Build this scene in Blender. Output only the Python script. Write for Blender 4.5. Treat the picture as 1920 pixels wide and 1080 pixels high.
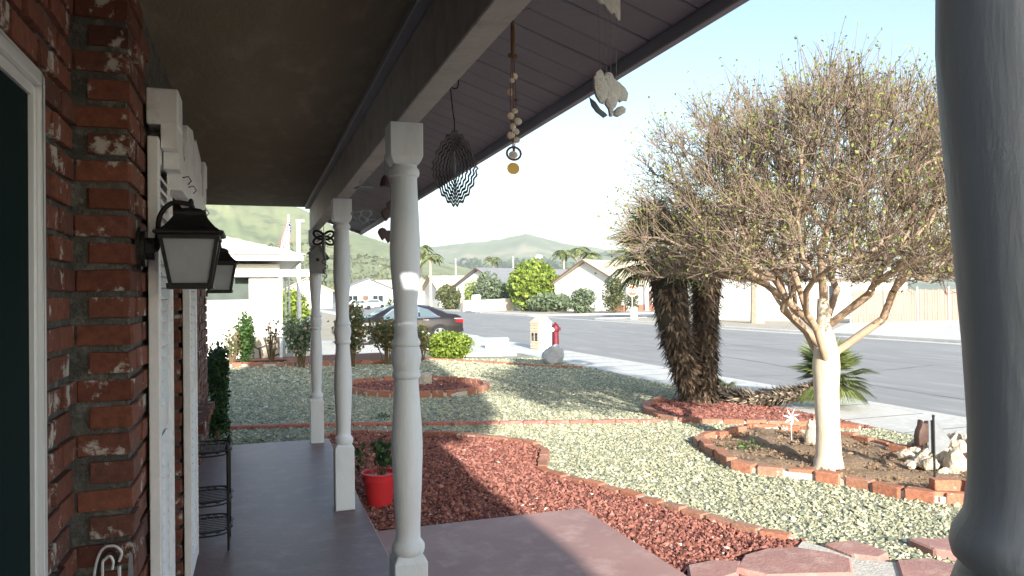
import bpy, bmesh, math, random
import numpy as np
from mathutils import Vector, Matrix, Quaternion
from math import sin, cos, tan, pi, radians, sqrt, atan2
random.seed(7); RNG = np.random.default_rng(7)
SC = bpy.context.scene
for _o in list(bpy.data.objects): bpy.data.objects.remove(_o)
COL = SC.collection

# ------------------------------------------------------------------ camera
FPX = 1400.0                                   # focal length in pixels of the 1920 px photograph
YAW, PITCH, ROLL = radians(18.9), radians(0.57), radians(0.70)
CAM = Vector((0, 0, 1.5))
_f = Vector((sin(YAW)*cos(PITCH), cos(YAW)*cos(PITCH), sin(PITCH)))
_r = Vector((cos(YAW), -sin(YAW), 0)); _u = _r.cross(_f)
RR = _r*cos(ROLL) - _u*sin(ROLL)
UU = _u*cos(ROLL) + _r*sin(ROLL)
FF = _f
cd = bpy.data.cameras.new('camera'); cam = bpy.data.objects.new('camera', cd); COL.objects.link(cam)
cd.sensor_width = 36; cd.lens = 36*FPX/1920; cd.clip_start = 0.02; cd.clip_end = 12000
m3 = Matrix((RR, UU, -FF)).transposed(); cam.matrix_world = Matrix.Translation(CAM) @ m3.to_4x4()
SC.camera = cam
# ------------------------------------------------------------------ sky, sun, exposure
SUN_EL = radians(19.5); SUN_DIR = Vector((0.103, 1.0, -tan(SUN_EL)*1.005)).normalized()
w = bpy.data.worlds.new('World'); SC.world = w; w.use_nodes = True
nt = w.node_tree; bg = nt.nodes['Background']
sky = nt.nodes.new('ShaderNodeTexSky'); sky.sky_type = 'NISHITA'; sky.sun_disc = False
sky.sun_elevation = SUN_EL; sky.sun_rotation = radians(185.9)
sky.air_density = 1.3; sky.dust_density = 2.0; sky.ozone_density = 2.2; sky.altitude = 300
nt.links.new(sky.outputs[0], bg.inputs[0]); bg.inputs[1].default_value = 0.135
sl = bpy.data.lights.new('sun', 'SUN'); sl.energy = 5.0; sl.angle = radians(0.5); sl.color = (1.0, 0.955, 0.88)
so = bpy.data.objects.new('sun', sl); COL.objects.link(so)
so.rotation_euler = SUN_DIR.to_track_quat('-Z', 'Y').to_euler(); so.location = (-2, -20, 12)
SC.view_settings.view_transform = 'Standard'; SC.view_settings.look = 'None'
SC.view_settings.exposure = 1.2; SC.view_settings.gamma = 1.0
SC.view_settings.use_curve_mapping = False
SC.cycles.max_bounces = 8; SC.cycles.diffuse_bounces = 4

# ------------------------------------------------------------------ pixel helpers (direction only; distance from what is touched)
def ray(px, py): return FF + RR*((px-960)/FPX) - UU*((py-540)/FPX)
def P(px, py, d): return CAM + ray(px, py)*d
def PZ(px, py, z):
    r = ray(px, py); return CAM + r*((z-CAM.z)/r.z)
def PXp(px, py, X):
    r = ray(px, py); return CAM + r*(X/r.x)
def zy(x, y=0):                                # yard height: falls gently to the street
    return -0.10 - 0.0235*min(max(x-0.72, 0), 6.8)
def GP(px, py):
    z = -0.15
    for _ in range(6):
        p = PZ(px, py, z); z = zy(p.x)
    return Vector((p.x, p.y, z))
ZS = -0.36                                     # street level

# ------------------------------------------------------------------ materials
MATS = {}
def new_mat(name):
    m = bpy.data.materials.new(name); m.use_nodes = True; MATS[name] = m
    n = m.node_tree; return m, n, n.nodes['Principled BSDF']
def ramp(n, stops):
    r = n.nodes.new('ShaderNodeValToRGB'); e = r.color_ramp.elements
    while len(e) < len(stops): e.new(0.5)
    for i, (p, c) in enumerate(stops): e[i].position = p; e[i].color = (*c, 1)
    return r
def noise(n, scale, detail=5, rough=.6, src=None, vec=None):
    t = n.nodes.new('ShaderNodeTexNoise'); t.inputs['Scale'].default_value = scale
    t.inputs['Detail'].default_value = detail; t.inputs['Roughness'].default_value = rough
    if vec is not None: n.links.new(vec, t.inputs['Vector'])
    return t
def mat(name, c1, c2=None, scale=4, rough=.7, bump=0, bscale=60, metal=0, stretch=None, c3=None, cscale=30, spec=.4, attr=None, sub=0, coat=0):
    """base colour mixes c1/c2 by a soft noise in world space, c3 by a finer one; attr: ramp stops over the 'rnd' attribute"""
    m, n, b = new_mat(name); L = n.links.new
    geo = n.nodes.new('ShaderNodeNewGeometry'); vec = geo.outputs['Position']
    if stretch:
        mp = n.nodes.new('ShaderNodeMapping'); mp.inputs['Scale'].default_value = stretch
        L(vec, mp.inputs['Vector']); vec = mp.outputs[0]
    col = None
    if attr:
        a = n.nodes.new('ShaderNodeAttribute'); a.attribute_name = 'rnd'
        r = ramp(n, attr); L(a.outputs['Fac'], r.inputs[0]); col = r.outputs[0]
    elif c2:
        t = noise(n, scale, vec=vec); r = ramp(n, [(.32, c1), (.68, c2)]); L(t.outputs[0], r.inputs[0]); col = r.outputs[0]
    if c3:
        t = noise(n, cscale, vec=vec); r = ramp(n, [(.5, (0, 0, 0)), (.68, (1, 1, 1))]); L(t.outputs[0], r.inputs[0])
        mx = n.nodes.new('ShaderNodeMixRGB'); L(r.outputs[0], mx.inputs[0])
        if col is None: mx.inputs[1].default_value = (*c1, 1)
        else: L(col, mx.inputs[1])
        mx.inputs[2].default_value = (*c3, 1); col = mx.outputs[0]
    if col is None: b.inputs['Base Color'].default_value = (*c1, 1)
    else: L(col, b.inputs['Base Color'])
    b.inputs['Roughness'].default_value = rough; b.inputs['Metallic'].default_value = metal
    b.inputs['Specular IOR Level'].default_value = spec; b.inputs['Coat Weight'].default_value = coat
    if bump:
        t = noise(n, bscale, vec=vec); bp = n.nodes.new('ShaderNodeBump'); bp.inputs['Strength'].default_value = bump
        bp.inputs['Distance'].default_value = .02
        L(t.outputs[0], bp.inputs['Height']); L(bp.outputs[0], b.inputs['Normal'])
    if sub:                                     # thin leaf: some light passes through
        tr = n.nodes.new('ShaderNodeBsdfTranslucent'); mx = n.nodes.new('ShaderNodeMixShader'); mx.inputs[0].default_value = sub
        if col is not None: L(col, tr.inputs[0])
        else: tr.inputs[0].default_value = (*c1, 1)
        L(b.outputs[0], mx.inputs[1]); L(tr.outputs[0], mx.inputs[2]); L(mx.outputs[0], n.nodes['Material Output'].inputs[0])
    return m
white_paint = mat('white_paint', (.78,.79,.80), (.70,.71,.72), 6, .45, .15, 90, c3=(.6,.6,.58), cscale=14)
post_paint = mat('post_paint', (.73,.79,.84), (.67,.735,.79), 3, .5, .13, 120, stretch=(1,1,.25), c3=(.62,.67,.71), cscale=9)
shutter_paint = mat('shutter_paint', (.78,.79,.80), (.68,.69,.70), 8, .5, .15, 80)
beam_paint = mat('beam_paint', (.42,.425,.42), (.36,.355,.35), 7, .6, .2, 40, c3=(.31,.295,.27), cscale=9)
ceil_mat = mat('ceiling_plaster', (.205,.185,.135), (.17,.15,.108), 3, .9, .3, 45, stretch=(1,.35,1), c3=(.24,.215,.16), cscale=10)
soffit_mat = mat('soffit_paint', (.27,.27,.31), (.235,.235,.275), 4, .65, .15, 50)
fascia_mat = mat('fascia_paint', (.28,.28,.32), (.235,.235,.275), 4, .6, .1, 50)
mortar = mat('mortar', (.11,.107,.095), (.072,.071,.065), 9, .95, .8, 70, c3=(.18,.175,.155), cscale=25)
alu = mat('aluminium_frame', (.72,.74,.75), None, rough=.35, metal=.3)
screen_mat = mat('screen_mesh', (.007,.017,.017), (.010,.021,.021), 200, .9, spec=.05)
black_iron = mat('black_iron', (.007,.007,.008), (.014,.013,.012), 60, .5, .3, 150)
frost = mat('frosted_glass', (.72,.75,.77), (.62,.65,.67), 9, .35, sub=.6)
glass_dark = mat('window_glass', (.02,.03,.035), None, rough=.05, spec=.8)
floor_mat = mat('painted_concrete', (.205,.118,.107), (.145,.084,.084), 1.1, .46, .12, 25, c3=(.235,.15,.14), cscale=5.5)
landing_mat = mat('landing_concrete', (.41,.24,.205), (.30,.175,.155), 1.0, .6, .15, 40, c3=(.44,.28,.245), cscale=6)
def brick_material(name, stops, paint=.565, seed=0):
    m, n, b = new_mat(name); L = n.links.new
    oi = n.nodes.new('ShaderNodeObjectInfo'); geo = n.nodes.new('ShaderNodeNewGeometry')
    r = ramp(n, stops); L(oi.outputs['Random'], r.inputs[0])
    t = noise(n, 38, 6, .65, vec=geo.outputs['Position']); mx = n.nodes.new('ShaderNodeMixRGB'); mx.blend_type = 'MULTIPLY'; mx.inputs[0].default_value = .75
    rr = ramp(n, [(.3, (.45,.42,.42)), (.7, (1.25,1.2,1.15))]); L(t.outputs[0], rr.inputs[0]); L(r.outputs[0], mx.inputs[1]); L(rr.outputs[0], mx.inputs[2])
    t2 = noise(n, 9, 8, .68, vec=geo.outputs['Position']); r2 = ramp(n, [(paint, (0,0,0)), (paint+.05, (1,1,1))]); L(t2.outputs[0], r2.inputs[0])
    m2 = n.nodes.new('ShaderNodeMixRGB'); L(r2.outputs[0], m2.inputs[0]); L(mx.outputs[0], m2.inputs[1]); m2.inputs[2].default_value = (.42,.39,.35,1)
    L(m2.outputs[0], b.inputs['Base Color']); b.inputs['Roughness'].default_value = .9
    bp = n.nodes.new('ShaderNodeBump'); bp.inputs['Strength'].default_value = .6; bp.inputs['Distance'].default_value = .006
    L(t.outputs[0], bp.inputs['Height']); L(bp.outputs[0], b.inputs['Normal'])
    return m
brick_mat = brick_material('old_brick', [(0,(.085,.031,.022)),(.35,(.150,.050,.031)),(.7,(.20,.070,.042)),(1,(.13,.054,.040))])
edge_brick = brick_material('edging_brick', [(0,(.36,.15,.09)),(.5,(.46,.20,.12)),(1,(.40,.22,.15))], .60)
edge_mortar = mat('edging_mortar', (.62,.58,.50), (.50,.46,.40), 20, .9, .5, 60)
red_kerb = mat('red_edging', (.45,.17,.13), (.38,.13,.10), 6, .8, .3, 50, c3=(.5,.28,.22), cscale=20)
gravel_base = mat('gravel_ground', (.22,.24,.18), (.34,.345,.26), 40, .9, .8, 60, c3=(.46,.45,.34), cscale=70)
gravel_stone = mat('gravel_stone', None, rough=.8, attr=[(0,(.16,.19,.135)),(.3,(.30,.305,.205)),(.65,(.43,.41,.265)),(.92,(.56,.52,.35)),(1,(.74,.71,.60))])
lava_base = mat('lava_ground', (.14,.045,.032), (.22,.07,.05), 40, .95, .9, 60)
lava_stone = mat('lava_stone', None, rough=.92, bump=.4, bscale=200, attr=[(0,(.10,.042,.034)),(.3,(.24,.09,.065)),(.75,(.37,.15,.11)),(.992,(.42,.19,.15)),(.998,(.7,.62,.55))])
soil_mat = mat('soil', (.30,.205,.125), (.20,.13,.08), 6, .95, 1.0, 45, c3=(.38,.28,.18), cscale=40)
mulch_mat = mat('mulch', (.16,.07,.045), (.24,.12,.08), 20, .95, .8, 60)
concrete = mat('concrete', (.60,.58,.53), (.50,.49,.45), 1.2, .85, .2, 60, c3=(.66,.64,.60), cscale=9)
asphalt = mat('asphalt', (.31,.305,.29), (.255,.25,.24), .35, .85, .35, 120, c3=(.335,.33,.315), cscale=2.2, stretch=(1,.22,1))
street_dark = mat('street_line', (.06,.06,.062), None, rough=.6)
dry_ground = mat('dry_ground', (.42,.37,.29), (.33,.30,.22), .5, .95, .5, 30, c3=(.48,.43,.34), cscale=4)
pale_gravel = mat('pale_gravel', (.48,.43,.35), (.38,.34,.27), 3, .95, .6, 30)
hill_mat = mat('hill_grass', (.25,.27,.13), (.14,.18,.085), .018, .95, c3=(.09,.12,.06), cscale=.05)
far_hill_mat = mat('far_hill_grass', (.16,.20,.10), (.09,.13,.075), .008, .95, c3=(.26,.25,.17), cscale=.012)
stucco = mat('cream_stucco', (.74,.72,.65), (.70,.68,.60), 2, .9, .3, 80)
white_wall = mat('white_stucco', (.78,.77,.74), (.72,.71,.68), 2, .9, .2, 60)
roof_white = mat('pale_shingle', (.62,.60,.56), (.52,.50,.47), 8, .9, .4, 40)
roof_grey = mat('grey_shingle', (.24,.25,.26), (.18,.19,.20), 3, .9, .4, 30)
roof_tan = mat('tan_shingle', (.55,.48,.37), (.46,.40,.31), 3, .9, .4, 30)
brown_trim = mat('brown_trim', (.16,.09,.06), None)
red_brick_far = mat('far_brick', (.36,.17,.11), (.28,.12,.08), 6)
wood_fence = mat('fence_wood', (.32,.245,.205), (.27,.20,.165), 3, .85, .3, 30, stretch=(6,6,.4))
def leafm(name, a, b, c, sub=.25): return mat(name, None, rough=.55, attr=[(0,a),(.5,b),(1,c)], sub=sub)
leaf_dark = leafm('leaf_dark', (.012,.035,.012), (.03,.075,.025), (.06,.12,.035))
leaf_green = leafm('leaf_green', (.03,.07,.018), (.06,.13,.03), (.12,.21,.05))
leaf_lime = leafm('leaf_lime', (.10,.16,.02), (.20,.28,.035), (.34,.42,.07))
leaf_olive = leafm('leaf_olive', (.06,.08,.03), (.12,.14,.055), (.20,.21,.09))
leaf_sage = leafm('leaf_sage', (.09,.13,.07), (.15,.20,.11), (.22,.27,.16))
leaf_rose = leafm('leaf_rose', (.05,.085,.03), (.12,.165,.06), (.34,.20,.09))
leaf_bud = leafm('leaf_bud', (.15,.19,.045), (.25,.30,.07), (.34,.38,.11), .3)
leaf_palm = leafm('leaf_palm', (.04,.06,.02), (.10,.14,.045), (.24,.26,.10))
leaf_fan = leafm('leaf_fan', (.07,.10,.03), (.14,.19,.05), (.30,.32,.12))
boot_mat = mat('palm_boots', None, rough=.9, attr=[(0,(.03,.02,.013)),(.5,(.095,.064,.04)),(.9,(.22,.15,.095)),(1,(.36,.27,.18))])
boot_grey = mat('palm_boots_grey', None, rough=.9, attr=[(0,(.06,.045,.03)),(.5,(.20,.155,.11)),(1,(.40,.33,.25))])
bark_pale = mat('pale_bark', (.66,.56,.43), (.54,.44,.32), 5, .7, .25, 30, stretch=(4,4,.7), c3=(.72,.66,.55), cscale=7)
twig_mat = mat('twig_bark', (.225,.165,.12), (.16,.12,.095), 8, .85, c3=(.30,.22,.15), cscale=12)
bark_brown = mat('brown_bark', (.30,.19,.12), (.20,.12,.08), 6, .9, .6, 20)
stem_mat = mat('stem', (.13,.10,.05), (.2,.14,.08), 20, .8)
petal_blue = mat('petal_blue', (.55,.68,.82)); petal_white = mat('petal_white', (.8,.78,.72)); petal_pink = mat('petal_pink', (.75,.38,.30)); petal_red = mat('petal_red', (.65,.02,.03))
red_plastic = mat('red_plastic', (.62,.035,.045), (.55,.03,.04), 5, .45)
potting = mat('potting_soil', (.05,.035,.025), None, rough=1)
rock_cream = mat('cream_rock', (.60,.52,.40), (.44,.36,.26), 14, .9, .9, 30, c3=(.70,.64,.53), cscale=24)
rock_grey = mat('grey_rock', (.48,.49,.48), (.38,.39,.38), 6, .9, .7, 25)
flag_stone = mat('flagstone', (.42,.22,.18), (.34,.19,.165), 3, .85, .35, 40, c3=(.48,.30,.25), cscale=8)
pewter = mat('pewter_metal', (.20,.21,.22), (.10,.105,.11), 30, .38, metal=.7)
steel_light = mat('light_metal', (.45,.46,.46), None, rough=.3, metal=.8)
twine = mat('twine', (.10,.05,.03), (.16,.08,.045), 60, .9)
shell_mat = mat('shell', (.74,.68,.58), (.60,.50,.40), 60, .5, sub=.2)
amber = mat('amber_glass', (.95,.72,.18), None, rough=.25, sub=.5)
clay_white = mat('white_clay', (.66,.66,.64), (.55,.55,.53), 40, .8, .5, 90)
string_mat = mat('string', (.18,.18,.17))
slate_blue = mat('slate_blue', (.16,.21,.25), (.22,.27,.31), 30, .7)
wood_grey = mat('grey_wood', (.24,.26,.27), (.19,.20,.21), 12, .8, .3, 40)
maroon = mat('maroon_metal', (.05,.028,.03), None, rough=.5)
car_paint = mat('car_paint', (.020,.016,.015), None, rough=.3, metal=.1, coat=.35)
car_glass = mat('car_glass', (.10,.14,.15), None, rough=.04, spec=.9)
rubber = mat('rubber', (.015,.015,.015), None, rough=.8)
chrome = mat('chrome', (.75,.76,.77), None, rough=.15, metal=1)
tail_red = mat('tail_lamp', (.5,.01,.015), None, rough=.2)
hyd_red = mat('hydrant_red', (.15,.013,.02), (.12,.011,.017), 9, .5)
sign_red = mat('sign_red', (.62,.10,.04), None, rough=.5)
sign_white = mat('sign_white', (.85,.85,.83), None, rough=.5)
flag_red = mat('flag_red', (.55,.03,.05)); flag_blue = mat('flag_blue', (.03,.05,.20)); flag_white = mat('flag_white', (.55,.55,.55))
galv = mat('galvanised', (.55,.56,.56), None, rough=.5, metal=.3)
siding = mat('tan_siding', (.66,.55,.40), (.58,.48,.35), 6, .8)
cat_brown = mat('brown_iron', (.10,.055,.04), (.06,.035,.03), 20, .6)
vent_white = mat('appliance_white', (.7,.7,.68))

# ------------------------------------------------------------------ mesh helpers
OFF = {}                                       # world offset of a root
def off_of(o):
    while o is not None and o.parent is not None: o = o.parent
    return OFF.get(o.name, Vector((0,0,0))) if o is not None else Vector((0,0,0))
def tag(o, label=None, cat=None, group=None, kind=None):
    if label: o['label'] = label
    if cat: o['category'] = cat
    if group: o['group'] = group
    if kind: o['kind'] = kind
    return o
def thing(name, loc, label, cat, group=None):
    o = bpy.data.objects.new(name, None); COL.objects.link(o); o.location = loc; o.empty_display_size = .1
    OFF[o.name] = Vector(loc); return tag(o, label, cat, group)
def link(name, me, parent=None, loc=None, rot=None, scale=None):
    o = bpy.data.objects.new(name, me); COL.objects.link(o)
    if parent is not None: o.parent = parent
    if loc is not None: o.location = Vector(loc) - off_of(parent)
    if rot is not None: o.rotation_euler = rot
    if scale is not None: o.scale = scale
    return o
def np_mesh(name, V, F, mats, parent=None, rnd=None, smooth=False, origin=None):
    """V (n,3), F (m,k) array; rnd per-vertex float"""
    V = np.asarray(V, float); F = np.asarray(F, np.int32)
    if parent is not None: o0 = off_of(parent)
    elif origin is not None: o0 = Vector(origin)
    else: o0 = Vector((0,0,0))
    V = V - np.array(o0)
    me = bpy.data.meshes.new(name); k = F.shape[1]
    me.vertices.add(len(V)); me.vertices.foreach_set('co', V.ravel())
    me.loops.add(F.size); me.loops.foreach_set('vertex_index', F.ravel())
    me.polygons.add(len(F)); me.polygons.foreach_set('loop_start', np.arange(0, F.size, k, dtype=np.int32))
    me.polygons.foreach_set('use_smooth', np.full(len(F), smooth))
    me.materials.append(mats)
    if rnd is not None:
        a = me.attributes.new('rnd', 'FLOAT', 'POINT'); a.data.foreach_set('value', np.asarray(rnd, np.float32))
    me.update(calc_edges=True); me.validate()
    o = bpy.data.objects.new(name, me); COL.objects.link(o)
    if parent is not None: o.parent = parent
    elif origin is not None: o.location = o0; OFF[o.name] = Vector(o0)
    return o
class MB:
    def __init__(s): s.v = []; s.f = []
    def add(s, vs, fs):
        b = len(s.v); s.v += [tuple(v) for v in vs]; s.f += [tuple(b+i for i in f) for f in fs]; return s
    def box(s, x0, x1, y0, y1, z0, z1, rz=0, c=None):
        vs = [(x,y,z) for z in (z0,z1) for x,y in ((x0,y0),(x1,y0),(x1,y1),(x0,y1))]
        if rz:
            cx, cy = c if c else ((x0+x1)/2, (y0+y1)/2); k, q = cos(rz), sin(rz)
            vs = [(cx+(x-cx)*k-(y-cy)*q, cy+(x-cx)*q+(y-cy)*k, z) for x,y,z in vs]
        return s.add(vs, [(3,2,1,0),(4,5,6,7),(0,1,5,4),(1,2,6,5),(2,3,7,6),(3,0,4,7)])
    def obox(s, c, ax, ay, az):                 # oriented box: centre and three half vectors
        c, ax, ay, az = map(Vector, (c, ax, ay, az)); vs = [c+ax*i+ay*j+az*k for k in (-1,1) for i,j in ((-1,-1),(1,-1),(1,1),(-1,1))]
        return s.add(vs, [(3,2,1,0),(4,5,6,7),(0,1,5,4),(1,2,6,5),(2,3,7,6),(3,0,4,7)])
    def tube(s, pts, rad, n=8, cap=True, closed=False):
        pts = [Vector(p) for p in pts]; N = len(pts); rad = rad if isinstance(rad, (list, tuple)) else [rad]*N
        b = len(s.v); ref = None
        for i, p in enumerate(pts):
            if closed: t = pts[(i+1) % N] - pts[i-1]
            else: t = pts[min(i+1, N-1)] - pts[max(i-1, 0)]
            t.normalize()
            if ref is None:
                ref = t.orthogonal().normalized()
            ref = (ref - t*ref.dot(t))
            if ref.length < 1e-6: ref = t.orthogonal()
            ref.normalize(); q = t.cross(ref)
            s.v += [tuple(p + (ref*cos(2*pi*k/n) + q*sin(2*pi*k/n))*rad[i]) for k in range(n)]
        for i in range(N if closed else N-1):
            j = (i+1) % N
            for k in range(n):
                k2 = (k+1) % n; s.f.append((b+i*n+k, b+i*n+k2, b+j*n+k2, b+j*n+k))
        if cap and not closed:
            s.f.append(tuple(b+k for k in range(n))[::-1]); s.f.append(tuple(b+(N-1)*n+k for k in range(n)))
        return s
    def lathe(s, c, prof, n=24, sq=None):       # prof: list of (r, z)
        c = Vector(c); b = len(s.v)
        for r, z in prof: s.v += [(c.x+r*cos(2*pi*k/n), c.y+r*sin(2*pi*k/n), c.z+z) for k in range(n)]
        for i in range(len(prof)-1):
            for k in range(n):
                k2 = (k+1) % n; s.f.append((b+i*n+k, b+i*n+k2, b+(i+1)*n+k2, b+(i+1)*n+k))
        s.f.append(tuple(b+k for k in range(n))[::-1]); s.f.append(tuple(b+(len(prof)-1)*n+k for k in range(n)))
        return s
    def frust(s, c, levels, rz=0):              # square section stack: (hx, hy, z)
        c = Vector(c); b = len(s.v); k_, q_ = cos(rz), sin(rz)
        for hx, hy, z in levels:
            for i, j in ((-1,-1),(1,-1),(1,1),(-1,1)): s.v.append((c.x+i*hx*k_-j*hy*q_, c.y+i*hx*q_+j*hy*k_, c.z+z))
        for l in range(len(levels)-1):
            for k in range(4):
                k2 = (k+1) % 4; s.f.append((b+4*l+k, b+4*l+k2, b+4*l+4+k2, b+4*l+4+k))
        s.f.append((b+3,b+2,b+1,b)); e = b+4*(len(levels)-1); s.f.append((e,e+1,e+2,e+3)); return s
    def prism(s, poly, vec):                    # polygon extruded along a vector
        poly = [Vector(p) for p in poly]; vec = Vector(vec); n = len(poly); b = len(s.v)
        s.v += [tuple(p) for p in poly] + [tuple(p+vec) for p in poly]
        s.f.append(tuple(range(b, b+n))[::-1]); s.f.append(tuple(range(b+n, b+2*n)))
        for k in range(n): k2 = (k+1) % n; s.f.append((b+k, b+k2, b+n+k2, b+n+k))
        return s
    def ball(s, c, rx, ry=None, rz=None, n=10, m=7):
        ry = ry or rx; rz = rz or rx; c = Vector(c)
        return s.lathe_xyz(c, [(sin(pi*i/m), -cos(pi*i/m)) for i in range(m+1)], rx, ry, rz, n)
    def lathe_xyz(s, c, prof, rx, ry, rz, n):
        b = len(s.v)
        for r, z in prof: s.v += [(c.x+rx*r*cos(2*pi*k/n), c.y+ry*r*sin(2*pi*k/n), c.z+rz*z) for k in range(n)]
        for i in range(len(prof)-1):
            for k in range(n):
                k2 = (k+1) % n; s.f.append((b+i*n+k, b+i*n+k2, b+(i+1)*n+k2, b+(i+1)*n+k))
        return s
    def build(s, name, m, parent=None, smooth=False, bevel=0, origin=None, sharp=None):
        o0 = off_of(parent) if parent is not None else (Vector(origin) if origin is not None else Vector((0,0,0)))
        me = bpy.data.meshes.new(name); me.from_pydata([tuple(Vector(v)-o0) for v in s.v], [], s.f)
        bm = bmesh.new(); bm.from_mesh(me); bmesh.ops.remove_doubles(bm, verts=bm.verts, dist=1e-6)
        bmesh.ops.recalc_face_normals(bm, faces=bm.faces)
        if bevel: bmesh.ops.bevel(bm, geom=[e for e in bm.edges if e.is_manifold and e.calc_face_angle(0) > .6], offset=bevel, segments=1, affect='EDGES', profile=.5)
        bm.to_mesh(me); bm.free(); me.materials.append(m)
        if smooth:
            for p in me.polygons: p.use_smooth = True
            try: me.set_sharp_from_angle(angle=radians(38))
            except Exception: pass
        o = bpy.data.objects.new(name, me); COL.objects.link(o)
        if parent is not None: o.parent = parent
        elif origin is not None: o.location = o0; OFF[o.name] = o0
        return o
def struct(o): o['kind'] = 'structure'; return o
def stuff(o): o['kind'] = 'stuff'; return o
def inpoly(x, y, poly):
    x = np.asarray(x); y = np.asarray(y); c = np.zeros(x.shape, bool); n = len(poly)
    for i in range(n):
        x1, y1 = poly[i][0], poly[i][1]; x2, y2 = poly[i-1][0], poly[i-1][1]
        if y1 == y2: continue
        c ^= ((y1 > y) != (y2 > y)) & (x < (x2-x1)*(y-y1)/(y2-y1)+x1)
    return c
ZYV = lambda x: -0.10 - 0.0235*np.clip(np.asarray(x)-0.72, 0, 6.8)
OCT = np.array([(1,0,0),(0,1,0),(-1,0,0),(0,-1,0),(0,0,1),(0,0,-1)], float)
OCTF = np.array([(0,1,4),(1,2,4),(2,3,4),(3,0,4),(1,0,5),(2,1,5),(3,2,5),(0,3,5)])
def stones(name, xy, z, size, m, flat=.6, parent=None):
    n = len(xy); S = size*np.clip(RNG.lognormal(-.06, .34, n), .4, 2.2)
    V = OCT[None] * (S[:,None,None]*RNG.uniform(.55, 1.15, (n,6,1))*.5)
    V = V + RNG.normal(0, .09, V.shape)*S[:,None,None]
    V[:,:,2] *= flat; a = RNG.uniform(0, 2*pi, n); ca, sa = np.cos(a)[:,None], np.sin(a)[:,None]
    tl = RNG.normal(0, .35, n)[:,None]
    x, y, zz = V[:,:,0].copy(), V[:,:,1].copy(), V[:,:,2].copy()
    zz2 = zz*np.cos(tl)+x*np.sin(tl); x = x*np.cos(tl)-zz*np.sin(tl)
    V[:,:,0] = x*ca-y*sa + xy[:,0,None]; V[:,:,1] = x*sa+y*ca + xy[:,1,None]; V[:,:,2] = zz2 + (z + S*flat*.22*RNG.uniform(.2,1.6,n))[:,None]
    F = (OCTF[None] + 6*np.arange(n)[:,None,None]).reshape(-1,3)
    return np_mesh(name, V.reshape(-1,3), F, m, parent, rnd=np.repeat(RNG.random(n), 6))
def leaves(name, pts, size, m, parent=None, aspect=.55, up=.3, rndmul=None):
    pts = np.asarray(pts, float); n = len(pts)
    N = RNG.normal(0, 1, (n,3)); N[:,2] += up; N /= np.linalg.norm(N, axis=1)[:,None]
    T = np.cross(N, RNG.normal(0, 1, (n,3))); T /= np.linalg.norm(T, axis=1)[:,None]; B = np.cross(N, T)
    s = (size*RNG.uniform(.6, 1.4, n))[:,None]
    V = np.stack([pts-T*s, pts+B*s*aspect+N*s*.15, pts+T*s, pts-B*s*aspect+N*s*.15], 1).reshape(-1,3)
    F = np.arange(4*n).reshape(-1,4)
    return np_mesh(name, V, F, m, parent, rnd=np.repeat(RNG.random(n), 4))
def clump_pts(c, r, n, k=40, spread=.28, shell=.75, low=-1.0):
    """points in clumps over an ellipsoid"""
    c = np.array(c, float); r = np.array(r, float)
    d = RNG.normal(0, 1, (k*3,3)); d /= np.linalg.norm(d, axis=1)[:,None]; d = d[d[:,2] > low][:k]
    cen = d*RNG.uniform(shell-.3, 1.0, (len(d),1))
    idx = RNG.integers(0, len(cen), n); q = cen[idx] + RNG.normal(0, spread, (n,3))
    L = np.linalg.norm(q, axis=1); q = q/np.maximum(L, 1e-6)[:,None]*np.minimum(L, 1.12)[:,None]
    q = q[q[:,2] > low]
    return c + q*r
def poly_sheet(name, poly, z, thick, m, parent=None, zfun=None):
    mb = MB(); p3 = [(p[0], p[1], (zfun(p[0]) if zfun else z)) for p in poly]
    mb.prism([(x,y,zz-thick) for x,y,zz in p3], (0,0,thick)); return mb.build(name, m, parent)
def smooth_path(pts, n=8, closed=False):
    pts = [Vector(p) for p in pts]; out = []; N = len(pts)
    for i in range(N if closed else N-1):
        p0 = pts[(i-1) % N] if (closed or i > 0) else pts[0]; p1 = pts[i]; p2 = pts[(i+1) % N]
        p3 = pts[(i+2) % N] if (closed or i+2 < N) else pts[-1]
        for k in range(n):
            t = k/n; out.append(.5*((2*p1)+(p2-p0)*t+(2*p0-5*p1+4*p2-p3)*t*t+(3*p1-p0-3*p2+p3)*t**3))
    if not closed: out.append(pts[-1])
    return out
# bricks share four slightly uneven meshes (unit box, chamfered)
def brick_mesh(m, seed, ch=.035):
    rn = random.Random(seed); bm = bmesh.new(); bmesh.ops.create_cube(bm, size=1)
    bmesh.ops.bevel(bm, geom=bm.edges[:], offset=ch, segments=1, affect='EDGES', profile=.6)
    for v in bm.verts: v.co += Vector((rn.uniform(-.022,.022), rn.uniform(-.022,.022), rn.uniform(-.04,.04)))
    me = bpy.data.meshes.new('brick'); bm.to_mesh(me); bm.free(); me.materials.append(m); return me
BRICKS = [brick_mesh(brick_mat, i) for i in range(6)]; EBRICKS = [brick_mesh(edge_brick, 20+i, .04) for i in range(5)]
def brick(x0, x1, y0, y1, z0, z1, parent, pool=BRICKS):
    return link('brick', random.choice(pool), parent, ((x0+x1)/2,(y0+y1)/2,(z0+z1)/2), (random.gauss(0,.008),random.gauss(0,.006),random.choice((0,pi))+random.gauss(0,.006)), (x1-x0, y1-y0, z1-z0))
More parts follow.
